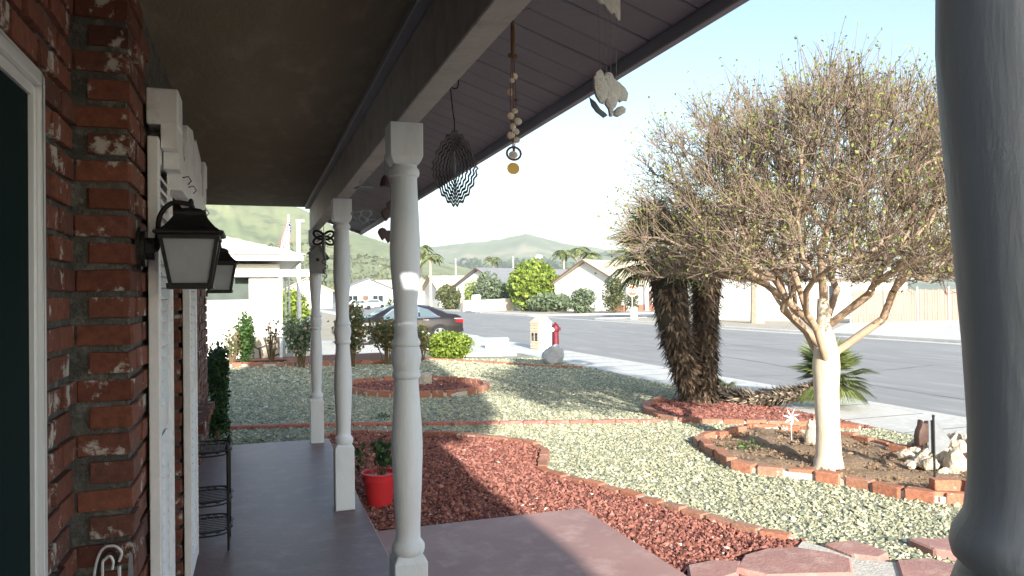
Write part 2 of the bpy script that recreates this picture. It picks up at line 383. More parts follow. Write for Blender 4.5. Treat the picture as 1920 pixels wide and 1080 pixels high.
# ================================================================== THE SETTING
def sheet(name, x0, x1, y0, y1, z, m, nx=1, ny=1):
    mb = MB()
    for i in range(nx):
        for j in range(ny):
            a, b = x0+(x1-x0)*i/nx, x0+(x1-x0)*(i+1)/nx; c, d = y0+(y1-y0)*j/ny, y0+(y1-y0)*(j+1)/ny
            mb.add([(a,c,z),(b,c,z),(b,d,z),(a,d,z)], [(0,1,2,3)])
    return struct(mb.build(name, m))
sheet('ground', -4000, 4000, -900, 7000, -.42, dry_ground, 4, 4)
# hills behind the houses: a far ridge and a nearer green slope
def hill(name, ridge, d0, d1, m, base=-.45, rough=.06, seed=1):
    rn = np.random.default_rng(seed); cols = np.linspace(ridge[0][0], ridge[-1][0], 300); rows = 56
    ry = np.interp(cols, [p[0] for p in ridge], [p[1] for p in ridge])
    ph = rn.uniform(0, 6.28, 12); V = []
    for j in range(rows):
        t = j/(rows-1); d = d0+(d1-d0)*t
        for i, px in enumerate(cols):
            g = P(px, 560, d); top = P(px, ry[i], d1).z
            k = (min(t/.8, 1))**1.35 if t < .8 else 1-.35*((t-.8)/.2)
            wob = sum(sin(px*.017*(q+1)**1.25+ph[q]+t*(4+3*q)*(1 if q % 2 else -1))*rough/(q+1)**.8 for q in range(9)) + rn.normal(0,.006)
            V.append((g.x, g.y, base + max(0, (top-base)*k*(1+wob*min(1, 4*t)*(1-t)))))
    W = len(cols); F = [(j*W+i, j*W+i+1, (j+1)*W+i+1, (j+1)*W+i) for j in range(rows-1) for i in range(W-1)]
    return struct(np_mesh(name, V, F, m, smooth=True))
hill('far_hills', [(560,470),(760,476),(840,468),(880,462),(905,464),(940,459),(985,451),(1020,456),(1050,464),(1090,470),(1130,474),(1230,479),(1400,488),(1700,492),(2300,486)], 900, 1700, far_hill_mat, seed=3)
hill('hills', [(-300,270),(0,300),(250,335),(390,364),(502,391),(579,413),(650,446),(720,466),(790,488),(860,505),(940,520),(1000,530),(1080,540)], 320, 700, hill_mat, seed=5, rough=.07)
# hillside houses and scrub, far away
rs = random.Random(3)
for px, py, d, wd in ((946,473,1500,26),(1010,486,1300,16)):
    p = P(px, py, d); h = thing('hillside_house', (p.x,p.y,p.z-2), ('long white house high on the far green hill' if wd > 20 else 'small white house low on the far green hill'), 'house')
    MB().box(p.x-wd/2,p.x+wd/2,p.y-6,p.y+6,p.z-6,p.z+4).build('wall', white_wall, h)
    MB().prism([(p.x-wd/2-1,p.y-7,p.z+4.05),(p.x+wd/2+1,p.y-7,p.z+4.05),(p.x+wd/2-5,p.y,p.z+8),(p.x-wd/2+5,p.y,p.z+8)],(0,.5,0)).build('roof', roof_white, h)
pts = []
for _ in range(260):
    px = rs.uniform(850, 1250); py = rs.uniform(475, 512); pts.append(P(px, py, 1450 if py < 490 else 1150))
sc = np.concatenate([np.array(p)+RNG.normal(0, 1, (7,3))*[7,7,2] for p in pts]); o = stuff(leaves('hillside_scrub', sc, 5, leaf_dark, aspect=.9))
tag(o, 'dark scrub scattered over the far hills', 'scrub')
hb = bpy.data.objects['hills'].data; hv = np.array([v.co for v in hb.vertices]); hs = hv[(hv[:,2] > 3)]
wv = np.sin(hs[:,0]*.021)+np.sin(hs[:,1]*.017+hs[:,0]*.009); hs = hs[wv > .75]; hs = hs[RNG.choice(len(hs), 420)]
hs = np.repeat(hs, 6, 0)+RNG.normal(0,1,(len(hs)*6,3))*[4,4,.4]+[0,0,.6]; o = stuff(leaves('hill_scrub', hs, 1.5, leaf_olive, aspect=.9)); tag(o, 'low olive scrub dotted over the nearer green hill', 'scrub')
# streets and kerbs
sheet('street', 9.2, 23.2, -60, 400, -.372, asphalt, 1, 30)
sheet('side_street', 23.2, 160, 50.5, 62, -.376, asphalt, 8, 1)
def strip(name, x0, x1, y0, y1, z0, z1, m): return struct(MB().box(x0,x1,y0,y1,z0,z1).build(name, m, bevel=.02))
for k, (a, b) in enumerate(((-60,21.6),(31.4,120))): strip('kerb_near', 8.95, 9.2, a, b, -.5, -.245, concrete)
strip('gutter_near', 9.2, 9.62, -60, 160, -.5, -.364, concrete)
strip('kerb_far', 23.2, 23.45, -60, 16.5, -.5, -.25, concrete); strip('kerb_far', 23.2, 23.45, 26.2, 49.2, -.5, -.25, concrete)
strip('kerb_far', 23.2, 23.5, 63.4, 400, -.5, -.25, concrete)
strip('gutter_far', 22.75, 23.2, -60, 400, -.5, -.362, concrete)
strip('kerb_corner', 24.4, 160, 50.2, 50.5, -.5, -.25, concrete); strip('kerb_corner', 24.4, 160, 62, 62.4, -.5, -.25, concrete)
def arc_kerb(cx, cy, r, a0, a1):
    mb = MB(); n = 10
    for k in range(n):
        p, q = a0+(a1-a0)*k/n, a0+(a1-a0)*(k+1)/n
        mb.prism([(cx+rr*cos(t),cy+rr*sin(t),-.5) for rr,t in ((r-.3,p),(r,p),(r,q),(r-.3,q))], (0,0,.25))
    return struct(mb.build('kerb_corner', concrete))
arc_kerb(24.45, 49.25, 1.25, pi/2, pi); arc_kerb(24.45, 63.3, 1.25, pi, 1.5*pi)
poly_sheet('sidewalk', [(7.52,-60),(8.95,-60),(8.95,21.6),(7.52,21.6)], -.248, .2, concrete)['kind'] = 'structure'
strip('sidewalk', 7.52, 8.95, 31.4, 120, -.5, -.25, concrete)
strip('sidewalk', 23.45, 24.9, -60, 16.4, -.5, -.252, concrete); strip('sidewalk', 23.5, 25.2, 63.4, 400, -.5, -.254, concrete)
strip('verge', 23.45, 60, -60, 49.2, -.6, -.268, pale_gravel)
strip('verge', 25.2, 160, 63.4, 400, -.6, -.27, dry_ground)
# sidewalk joints and thin dark street lines are laid just above the surface
mb = MB()
for k in range(-4, 21): mb.box(7.53, 8.94, k*1.02, k*1.02+.018, -.25, -.2455)
struct(mb.build('sidewalk_joints', mortar))
mb = MB()
for pts_ in ([(9.7,3),(11.2,7),(11.6,12),(12.9,18),(13.0,30)], [(15.6,-2),(16.2,8),(15.9,16),(16.6,30),(16.2,44)], [(11,9),(14,9.6),(18,9.1),(22.5,9.5)], [(12,22),(16,22.4),(21,21.8)], [(10,14.2),(13,13.7),(16,14.3)]):
    sp = smooth_path([(a,b,-.3705) for a,b in pts_], 6)
    for a, b in zip(sp[:-1], sp[1:]):
        t = (b-a).normalized(); q = Vector((-t.y,t.x,0))*random.uniform(.012,.03)
        mb.add([a-q,a+q,b+q,b-q], [(0,1,2,3)])
struct(mb.build('street_lines', street_dark))
# driveways
strip('driveway', 1.6, 9.15, 22.2, 31.4, -.5, -.256, concrete)
struct(MB().prism([(23.3,16.5,-.6),(42,16.5,-.6),(42,33.4,-.6),(31.3,33.4,-.6),(23.3,26.2,-.6)],(0,0,.342)).build('driveway', concrete))

# yard terrain with the beds cut by height only
mb = MB(); xs = [-14,-8,-3,.0,.72]+[.72+6.8*k/10 for k in range(1,11)]
for i in range(len(xs)-1):
    for j in range(26):
        y0, y1 = -14+34.4*j/26, -14+34.4*(j+1)/26
        mb.add([(xs[i],y0,zy(xs[i])),(xs[i+1],y0,zy(xs[i+1])),(xs[i+1],y1,zy(xs[i+1])),(xs[i],y1,zy(xs[i]))],[(0,1,2,3)])
struct(mb.build('yard_ground', gravel_base))
# beds (outlines read off the photograph on the yard surface)
def gl(L): return [GP(*p) for p in L]
lava_edge = smooth_path(gl([(607,822),(640,814),(720,813),(800,815),(880,820),(950,828),(1003,838),(1024,856),(1014,880),(1050,896),(1110,912),(1200,938),(1300,968),(1400,998),(1470,1012),(1508,1022)]), 5)
lava_poly = [(p.x,p.y) for p in lava_edge] + [(p.x,p.y) for p in gl([(1500,1040),(1430,1075),(1390,1130),(1330,1250)])] + [(2.30,2.2),(2.30,5.12),(.78,5.12),(.70,5.2),(.70,8.24)]
poly_sheet('lava_bed', lava_poly, 0, .05, lava_base, zfun=lambda x: zy(x)+.012)['kind'] = 'structure'
oc = GP(780, 729); OR = 1.26
oval = [(oc.x+OR*cos(t), oc.y+OR*sin(t)) for t in np.linspace(0, 2*pi, 40)[:-1]]
poly_sheet('oval_bed', oval, 0, .05, lava_base, zfun=lambda x: zy(x)+.02)['kind'] = 'structure'
palm_edge = smooth_path(gl([(1240,752),(1212,764),(1222,778),(1262,791),(1340,794),(1450,797),(1540,800),(1612,806)]), 5)
palm_poly = [(p.x,p.y) for p in palm_edge] + [(7.45, palm_edge[-1].y), (7.45, palm_edge[0].y)]
poly_sheet('palm_bed', palm_poly, 0, .05, lava_base, zfun=lambda x: zy(x)+.012)['kind'] = 'structure'
front_px = [(1312,833),(1328,848),(1352,861),(1372,879),(1420,889),(1500,897),(1570,908),(1640,922),(1740,941),(1830,946),(1990,952)]
tree_front = smooth_path(gl(front_px), 6)
tree_back = smooth_path(gl([(1316,832),(1360,822),(1410,812),(1500,815),(1600,832),(1700,856),(1850,872),(1990,900)]), 5)
bed_poly = [(p.x,p.y) for p in tree_front] + [(p.x,p.y) for p in tree_back[::-1]]
# soil: lumpy sheet
def lumpy(name, poly, m, h, step=.06, freq=6):
    ax = np.array(poly); x = np.arange(ax[:,0].min(), ax[:,0].max()+step, step); y = np.arange(ax[:,1].min(), ax[:,1].max()+step, step)
    X, Y = np.meshgrid(x, y); Z = ZYV(X)+h + .018*np.sin(X*freq+1.3*np.sin(Y*freq*.8)) + .016*np.sin(Y*freq*1.7+2*X) + RNG.normal(0,.006,X.shape)
    nx = len(x); idx = np.arange(X.size).reshape(X.shape); F = np.stack([idx[:-1,:-1],idx[:-1,1:],idx[1:,1:],idx[1:,:-1]],-1).reshape(-1,4)
    cxy = np.stack([X,Y],-1).reshape(-1,2); keep = inpoly(cxy[F].mean(1)[:,0], cxy[F].mean(1)[:,1], poly)
    return np_mesh(name, np.stack([X,Y,Z],-1).reshape(-1,3), F[keep], m, smooth=True)
struct(lumpy('soil_bed', bed_poly, soil_mat, .045))
# gravel and lava rock: real stones
def scatter(poly, n, excl=(), dens=None):
    a = np.array(poly); lo, hi = a[:,:2].min(0), a[:,:2].max(0); q = RNG.uniform(lo, hi, (n,2)); k = inpoly(q[:,0], q[:,1], poly)
    for e in excl: k &= ~inpoly(q[:,0], q[:,1], e)
    return q[k]
landing_poly = [(.70,1.2),(2.27,1.2),(2.27,5.10),(.70,5.10)]
porch_poly = [(-1,-9),(.70,-9),(.70,8.22),(-1,8.22)]
EX = (lava_poly, oval, palm_poly, bed_poly, landing_poly, porch_poly)
near = [(.5,1.5),(7.5,1.5),(7.5,9.2),(.5,9.2)]
q = scatter(near, 95000, EX); o = stuff(stones('gravel', q, ZYV(q[:,0]), .030, gravel_stone)); tag(o, 'pale green and cream gravel covering the front yard', 'gravel')
q = scatter([(-1.2,8.3),(7.5,8.3),(7.5,14.5),(-1.2,14.5)], 62000, EX); o = stuff(stones('gravel', q, ZYV(q[:,0]), .034, gravel_stone)); tag(o, 'pale green gravel of the front yard beyond the red edging line', 'gravel')
q = scatter([(-2.2,14.5),(7.5,14.5),(7.5,19.4),(-2.2,19.4)], 26000, EX); o = stuff(stones('gravel', q, ZYV(q[:,0]), .05, gravel_stone)); tag(o, 'pale gravel at the far end of the front yard', 'gravel')
q = scatter(lava_poly, 46000, (landing_poly,)); o = stuff(stones('lava_rock', q, ZYV(q[:,0])+.012, .029, lava_stone, .75)); tag(o, 'red lava rock filling the curved bed beside the porch', 'lava rock')
q = scatter(oval, 5000); o = stuff(stones('lava_rock', q, ZYV(q[:,0])+.02, .04, lava_stone, .75)); tag(o, 'red lava rock filling the brick-ringed oval bed', 'lava rock')
q = scatter(palm_poly, 9000); o = stuff(stones('lava_rock', q, ZYV(q[:,0])+.012, .04, lava_stone, .75)); tag(o, 'red lava rock filling the bed under the palms', 'lava rock')
q = scatter(bed_poly, 2600); o = stuff(stones('soil_clods', q, ZYV(q[:,0])+.05, .035, soil_mat, .7)); tag(o, 'crumbly clods on the brown soil of the tree bed', 'soil')

# porch floor and landing
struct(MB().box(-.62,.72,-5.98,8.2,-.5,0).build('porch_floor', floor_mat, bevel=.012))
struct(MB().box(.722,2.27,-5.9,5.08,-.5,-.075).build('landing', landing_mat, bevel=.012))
# flagstones at the foot of the landing
fl = [[(1395,1056),(1440,1043),(1492,1041),(1560,1052),(1596,1064),(1600,1092),(1440,1096),(1380,1082)],
      [(1545,1033),(1600,1028),(1640,1040),(1668,1052),(1650,1062),(1600,1056)],
      [(1702,1024),(1790,1024),(1860,1040),(1810,1054),(1752,1046)],
      [(1288,1076),(1335,1066),(1392,1068),(1384,1092),(1330,1110),(1292,1100)],
      [(1680,1066),(1740,1062),(1800,1076),(1790,1110),(1690,1100)]]
lb = ['large rose-red flagstone beside the lava rock and the brick edging','narrow rose-red flagstone between the gravel and the mortared joint','flat red flagstone alone in the green gravel','small red flagstone at the landing corner against lava rock','broad red flagstone between gravel and the white post']
for L, t in zip(fl, lb):
    g = gl(L); c = sum(g, Vector())/len(g)
    o = MB().prism([(p.x,p.y,zy(p.x)-.05) for p in g], (0,0,.105)).build('flagstone', flag_stone, origin=(c.x,c.y,zy(c.x)), bevel=.012); tag(o, t, 'flagstone', None)
g = gl([(1505,1024),(1545,1036),(1602,1058),(1680,1066),(1690,1100),(1600,1092),(1596,1062),(1540,1046),(1494,1038)])
struct(MB().prism([(p.x,p.y,zy(p.x)-.05) for p in g], (0,0,.085)).build('mortar_joint', edge_mortar))

# ---------------------------------------------------------------- edgings
def edging(path, label, name='brick_edging', L=.20, wdt=.095, h=.075, gap=.018, z0=.0, tilt=.03, jit=.008, limit=999, closed=False):
    c = path[len(path)//2]; root = thing(name, (c.x,c.y,c.z), label, 'edging')
    pts = path + ([path[0]] if closed else []); dist = [0]
    for a, b in zip(pts[:-1], pts[1:]): dist.append(dist[-1]+(Vector((b.x-a.x,b.y-a.y,0))).length)
    def at(s):
        s = min(max(s, 0), dist[-1])
        for i in range(len(dist)-1):
            if dist[i+1] >= s: k = (s-dist[i])/max(dist[i+1]-dist[i], 1e-6); return pts[i].lerp(pts[i+1], k)
        return pts[-1]
    bed = MB(); s = 0; n = 0
    while s+L*.6 < dist[-1] and n < limit:
        a, b = at(s), at(s+L); t = Vector((b.x-a.x,b.y-a.y,0)); ang = atan2(t.y, t.x); m = (a+b)/2; zz = zy(m.x)+z0
        link('brick', random.choice(EBRICKS), root, (m.x+random.gauss(0,jit), m.y+random.gauss(0,jit), zz+h/2-.012+random.gauss(0,.004)), (random.gauss(0,tilt*.5),random.gauss(0,tilt),ang+random.gauss(0,.03)), (L*random.uniform(.92,1.0), wdt, h))
        tn = t.normalized() if t.length > 1e-6 else Vector((1,0,0)); q = Vector((-tn.y,tn.x,0))
        bed.obox((m.x,m.y,zz+h*.32-.02), tn*(L*.5+gap*.6), q*(wdt*.5-.012), (0,0,h*.36+.01)); s += L+gap; n += 1
    bed.build('mortar_bed', edge_mortar, root); return root
edging(lava_edge, 'curving orange brick edging between the lava rock and the gravel', h=.06, wdt=.09)
edging(tree_front, 'low mortared brick edging along the front of the soil bed round the bare tree', L=.225, wdt=.11, h=.105, gap=.028, tilt=.03, jit=.012)
edging([p for p in tree_back], 'single row of bricks along the back of the soil bed', L=.22, wdt=.10, h=.12, gap=.02, tilt=.06, jit=.02)
p0 = GP(1795, 944)
root = thing('brick_stack', (p0.x,p0.y,p0.z), 'double course of whitewashed bricks at the end of the soil bed edging', 'bricks')
for k in range(2):
    for j in range(4):
        px = 1752+j*62+k*20; g_ = GP(px, 941+j*4); link('brick', random.choice(EBRICKS), root, (g_.x, g_.y, g_.z+.05+k*.092), (0,0,-.42+random.gauss(0,.03)), (.20,.10,.085))
ovp = [Vector((x,y,zy(x))) for x,y in oval]
edging(ovp, 'ring of red bricks round the oval lava rock bed', L=.20, wdt=.10, h=.12, gap=.02, closed=True)
edging(palm_edge, 'smooth red edging curving round the palm bed', L=.28, wdt=.12, h=.08, gap=.006, tilt=.008, jit=.002)
# thin red mow strip across the gravel, and the boundary line of the far yard
a, b = GP(424, 806), GP(1238, 793)
mb = MB(); N = 18
for k in range(N):
    p, q = a.lerp(b, k/N), a.lerp(b, (k+.985)/N); t = (q-p); tn = t.normalized(); w_ = Vector((-tn.y,tn.x,0))*.045
    m_ = (p+q)/2; mb.obox((m_.x,m_.y,zy(m_.x)+.005), (tn.x*t.length/2,tn.y*t.length/2,0), w_, (0,0,.045))
tag(mb.build('edging_strip', red_kerb, origin=tuple((a+b)/2), bevel=.012), 'long thin red edging strip running straight across the gravel', 'edging')
far_line = [GP(415,689),GP(480,688),GP(560,687),GP(660,684),GP(740,682)]
edging(smooth_path(far_line, 3), 'red brick edging in front of the rose bushes at the far end of the gravel', L=.24, wdt=.12, h=.12, gap=.012)
far_line2 = [GP(775,674),GP(830,676),GP(900,680),GP(980,686),GP(1050,690),GP(1100,692)]
edging(smooth_path(far_line2, 3), 'worn red brick edging between the gravel and the pale driveway', L=.24, wdt=.12, h=.07, gap=.02)
poly_sheet('rose_bed', [(GP(400,690).x,GP(400,690).y),(GP(740,683).x,GP(740,683).y),(3.4,21.6),(-4,20.9),(-4,19.6)], -.1, .3, mulch_mat)['kind'] = 'structure'
# ================================================================== THE HOUSE WITH THE PORCH
house = thing('porch_house', (-.5,4,0), 'red brick house with a white-posted front porch and grey eave', 'house')
WX, PX_, CZ = -.50, -.35, 2.475                # wall plane, pier plane, ceiling height
# brick walls: mortar core + bricks
wall = MB().box(-.75,WX-.012,-5.99,1.02,-.3,CZ+.3).box(-.75,WX-.012,1.02,2.10,2.06,CZ+.3).box(-.75,WX-.012,2.10,3.22,-.3,CZ+.3).box(-.75,WX-.012,3.22,3.93,2.0,CZ+.3).box(-.75,WX-.012,3.22,3.93,-.3,.25).box(-.75,WX-.012,3.93,8.6,-.3,CZ+.3)
wall.box(WX-.012,PX_-.012,2.462,3.22,0.001,CZ).box(WX-.012,PX_-.012,3.962,4.64,0.001,CZ).box(WX-.012,PX_-.012,3.22,3.962,2.04,CZ)
wall = wall.build('brick_wall', mortar, house)
PIT, BH = .080, .061; NC = 31
for k in range(NC):
    z0 = k*PIT+.008; z1 = min(z0+BH, CZ-.004); j = lambda s=.006: random.uniform(-s, s)
    # door-side wall strip
    cuts = [2.12, 2.30, 2.46] if k % 2 else [2.12, 2.20, 2.41, 2.46]
    for a, b in zip(cuts[:-1], cuts[1:]):
        if b-a > .06: brick(WX-.10, WX+.004+j(), a+.008, b-.008, z0, z1, wall)
    # pier: corner bricks turn from the return face into the front face
    ind = .0 if k % 2 else .034
    ln = .21 if k % 2 else .105
    brick(WX+ind+.004, PX_+j(.004), 2.45+j(.004), 2.45+ln, z0, z1, wall)
    s = 2.45+ln+.018
    while s < 2.74:
        e = s+.20; brick(PX_-.09, PX_+j(.004), s, e, z0, z1, wall); s = e+.018
    # far window jamb (faces the camera) turning into the far pier
    ln = .21 if k % 2 else .105
    brick(WX+(.03 if k % 2 else .0)+.006, PX_+j(.004), 3.95+j(.004), 3.95+ln, z0, z1, wall)
    s = 4.43+(0 if k % 2 else .09)
    brick(PX_-.09, PX_+j(.004), s, min(s+.2, 4.65), z0, z1, wall)
for k in range(5):                              # courses over the door
    z0 = 2.075+k*PIT; s = 1.0+(.1 if k % 2 else 0)
    while s < 2.1:
        e = min(s+.2, 2.105); brick(WX-.10, WX+.004+random.uniform(-.006,.006), s, e, z0, min(z0+BH, CZ-.004), wall); s = e+.018
V = []; F = []                                  # the receding wall beyond: bricks too thin to pick apart
mbw = MB()
for k in range(NC):
    z0 = k*PIT+.008; s = 4.66+(.11 if k % 2 else 0)
    while s < 8.58:
        mbw.box(WX-.02, WX+.004+random.uniform(-.007,.008), s, min(s+.2, 8.6), z0, min(z0+BH, CZ-.004)); s += .218
o = mbw.build('bricks', brick_mat, wall); stuff(o)
# brick sill of the far window
sl_ = MB().box(WX,WX+.10,6.0,7.4,.44,.50).build('window_sill', mortar, house)
for k in range(13): brick(WX+.0, WX+.125+random.uniform(-.01,.01), 6.0+k*.108, 6.0+k*.108+.09, .50, .565, sl_)
MB().box(-8,.46,-9,-6.0,-.3,4.62).build('sun_blocker', stucco, house)  # unseen block added behind the camera to keep direct sun off the porch
# screen door in an aluminium frame
dr = MB().box(-.53,-.512,1.12,2.055,.02,2.0).build('screen_door', screen_mat, house)
fr = MB().box(-.56,-.487,2.078,2.104,0,2.05).box(-.56,-.487,1.03,1.10,0,2.05).box(-.56,-.487,1.10,2.078,2.022,2.05)
fr.box(-.53,-.500,2.052,2.076,.02,2.018).box(-.53,-.500,1.103,2.052,1.994,2.018)
fr.build('door_frame', alu, house, bevel=.004)
MB().box(-.512,-.49,1.5,1.53,.92,1.04).build('door_handle', alu, dr)
# recessed window between the shutters
wn = MB().box(-.66,-.64,3.24,3.92,.26,1.99).build('window', glass_dark, house)
MB().box(-.64,-.60,3.22,3.26,.25,2.0).box(-.64,-.60,3.90,3.94,.25,2.0).box(-.64,-.60,3.26,3.90,1.1,1.14).box(-.64,-.60,3.26,3.90,1.96,2.0).box(-.64,-.60,3.26,3.90,.25,.29).build('window_frame', white_paint, wn)
# louvred shutters
SLAT = {}
def shutter(y0, y1, z0, z1, label):
    x0, x1 = PX_+.008, PX_+.042
    f = MB().box(x0,x1,y0,y0+.055,z0,z1).box(x0,x1,y1-.055,y1,z0,z1)
    for a, b in ((z0,z0+.10),(z0+(z1-z0)*.5-.04,z0+(z1-z0)*.5+.04),(z1-.08,z1)): f.box(x0+.002,x1-.002,y0+.055,y1-.055,a,b)
    f.box(x0,x0+.006,y0+.05,y1-.05,z0+.05,z1-.05)
    s = f.build('shutter', shutter_paint, house, bevel=.003); s['label'] = label
    if 'me' not in SLAT:
        m = MB().obox((0,0,0),(.003,0,.021),(0,(y1-y0-.11)/2,0),(.0035,0,0)); t = m.build('slat_source', shutter_paint); SLAT['me'] = t.data; bpy.data.objects.remove(t)
    z = z0+.13
    while z < z1-.10:
        if abs(z-(z0+z1)/2) > .065: link('slat', SLAT['me'], s, ((x0+x1)/2+.008,(y0+y1)/2,z), (0,-.75,0))
        z += .041
    MB().box(x1+.004,x1+.012,(y0+y1)/2-.006,(y0+y1)/2+.006,z0+.1,z1-.08).build('tilt_rod', shutter_paint, s)
shutter(2.75, 3.20, .12, 2.05, 'white louvred shutter on the near brick pier'); shutter(3.97, 4.42, .12, 2.05, 'white louvred shutter on the far side of the window')
# stepped white pediment over the window
pd = [(2.800,2.02),(2.800,2.22),(2.964,2.22),(2.964,2.11),(3.018,2.11),(3.018,2.05),(3.073,2.02),(3.136,2.05),(3.136,2.12),(3.209,2.12),(3.209,2.19),(3.500,2.23),(3.591,2.20),(3.691,2.23),(3.991,2.19),(3.991,2.12),(4.055,2.12),(4.055,2.05),(4.118,2.02),(4.173,2.05),(4.173,2.11),(4.236,2.11),(4.236,2.22),(4.400,2.22),(4.400,2.02),(4.327,2.02),(4.327,1.96),(4.227,1.96),(4.227,1.90),(2.973,1.90),(2.973,1.96),(2.873,1.96),(2.873,2.02)]
pdm = MB().prism([(PX_+.045,y,z) for y,z in pd], (.05,0,0)).build('pediment', white_paint, house)
for y0 in (2.80, 4.24): MB().box(PX_-.0,PX_+.10,y0-.002,y0+.16,2.10,2.225).build('pediment_block', white_paint, pdm, bevel=.004)
for y0 in (3.0, 3.25, 4.1):
    z = 1.95; x = PX_+.095
    MB().tube([(x,y0,z),(x+.02,y0,z+.005),(x+.03,y0,z-.012),(x+.018,y0,z-.025)], .0022, 5).build('hook', black_iron, pdm)
# ceiling (one small gap, added so a patch of sun reaches a post), beam, trims
def holed(xs, ys, hole, zf, th, name, m):
    mb = MB()
    for i in range(len(xs)-1):
        for j in range(len(ys)-1):
            if (i, j) in hole: continue
            a, b, c, d = xs[i], xs[i+1], ys[j], ys[j+1]
            vs = [(a,c,zf(a)),(b,c,zf(b)),(b,d,zf(b)),(a,d,zf(a))]; mb.add(vs+[(x,y,z+th) for x,y,z in vs], [(3,2,1,0),(4,5,6,7),(0,1,5,4),(1,2,6,5),(2,3,7,6),(3,0,4,7)])
    return mb.build(name, m, house)
holed([-.76,.285,.40,.537], [-.02,.27,.48,8.3], {(1,1)}, lambda x: CZ, .02, 'ceiling', ceil_mat)
MB().box(.537,.627,-.02,8.14,2.2,2.60).build('beam', beam_paint, house, bevel=.004)
MB().box(.49,.5365,-.02,8.12,2.435,2.474).build('trim_strip', fascia_mat, house, bevel=.004)
SOF = lambda x: 2.40-.33*(x-.63)                # underside of the sloping eave
n_b = 0; y = .0
me_s = None
while y < 8.48:                                 # eave boards run out from the beam to the fascia
    if me_s is None:
        vs = [(.63,0,SOF(.63)),(1.105,0,SOF(1.105)),(1.105,.122,SOF(1.105)),(.63,.122,SOF(.63))]
        t = MB().add([(x,yy,z) for x,yy,z in vs]+[(x,yy,z+.018) for x,yy,z in vs], [(3,2,1,0),(4,5,6,7),(0,1,5,4),(1,2,6,5),(2,3,7,6),(3,0,4,7)]).build('board_source', soffit_mat, bevel=.004); me_s = t.data; bpy.data.objects.remove(t)
    link('eave_board', me_s, house, (0, y, random.uniform(-.0015,.0015))); y += .130
MB().prism([(.63,-.02,SOF(.63)+.022),(1.105,-.02,SOF(1.105)+.022),(1.105,-.02,SOF(1.105)+.034),(.63,-.02,SOF(.63)+.034)], (0,8.52,0)).build('eave_backing', fascia_mat, house)
MB().box(1.107,1.135,-.02,8.52,2.205,2.36).build('fascia', fascia_mat, house, bevel=.003)
MB().prism([(.63,8.49,SOF(.63)-.02),(1.105,8.49,SOF(1.105)-.03),(1.105,8.49,SOF(1.105)+.14),(.63,8.49,SOF(.63)+.12)], (0,.03,0)).build('rake_board', fascia_mat, house)
RF = lambda x: 2.33+.33*(1.145-x)
holed([-5.5,-2.0,.10,.50,1.145], [-.072,-.07,.24,8.56], {(2,1),(2,0)}, RF, .05, 'roof', roof_grey)  # opening added in line with the ceiling gap so the sun ray passes
MB().prism([(-5.5,-.07,RF(-5.5)),(-12,-.07,2.33),(-12,-.07,2.38),(-5.5,-.07,RF(-5.5)+.05)], (0,8.63,0)).build('roof_back_slope', roof_grey, house)
MB().prism([(-.75,8.3,-.3),(-11,8.3,-.3),(-11,8.3,2.4),(-5.5,8.3,RF(-5.5)-.03),(-.75,8.3,RF(-.75)-.03)], (0,.28,0)).build('gable_wall', mortar, house)
# turned posts
PROF = [(.050,.452),(.062,.462),(.0668,.478),(.066,.496),(.058,.508),(.050,.520),(.0495,.56),(.053,.65),(.0585,.76),(.0625,.86),(.0628,.90),(.061,.96),(.056,1.04),(.0515,1.11),(.049,1.15),(.049,1.166),(.056,1.172),(.0585,1.182),(.056,1.194),(.0515,1.202),(.054,1.212),(.0590,1.232),(.0605,1.255),(.0590,1.278),(.0545,1.292),(.0520,1.297),(.0570,1.302),(.0588,1.311),(.057,1.321),(.049,1.335),(.0460,1.36),(.0455,1.40),(.048,1.46),(.0535,1.54),(.0600,1.63),(.0620,1.68),(.0605,1.75),(.0565,1.85),(.053,1.93),(.0515,1.975),(.052,1.985),(.0600,1.992),(.0622,2.005),(.060,2.018),(.052,2.026),(.051,2.04)]
POSTS = [(.537,.390),(.575,3.02),(.580,5.44),(.583,8.02)]
for i, (x, y) in enumerate(POSTS):
    p = MB().lathe((x,y,0), PROF, 40).build('porch_post', post_paint, house, smooth=True)
    MB().frust((x,y,0), [(.067,.067,0),(.067,.067,.435),(.060,.060,.450),(.052,.052,.462)]).build('base_block', post_paint, p, bevel=.004)
    MB().frust((x,y,0), [(.050,.050,2.034),(.058,.058,2.046),(.066,.066,2.066),(.0665,.0665,2.2)]).build('capital_block', post_paint, p, bevel=.003)

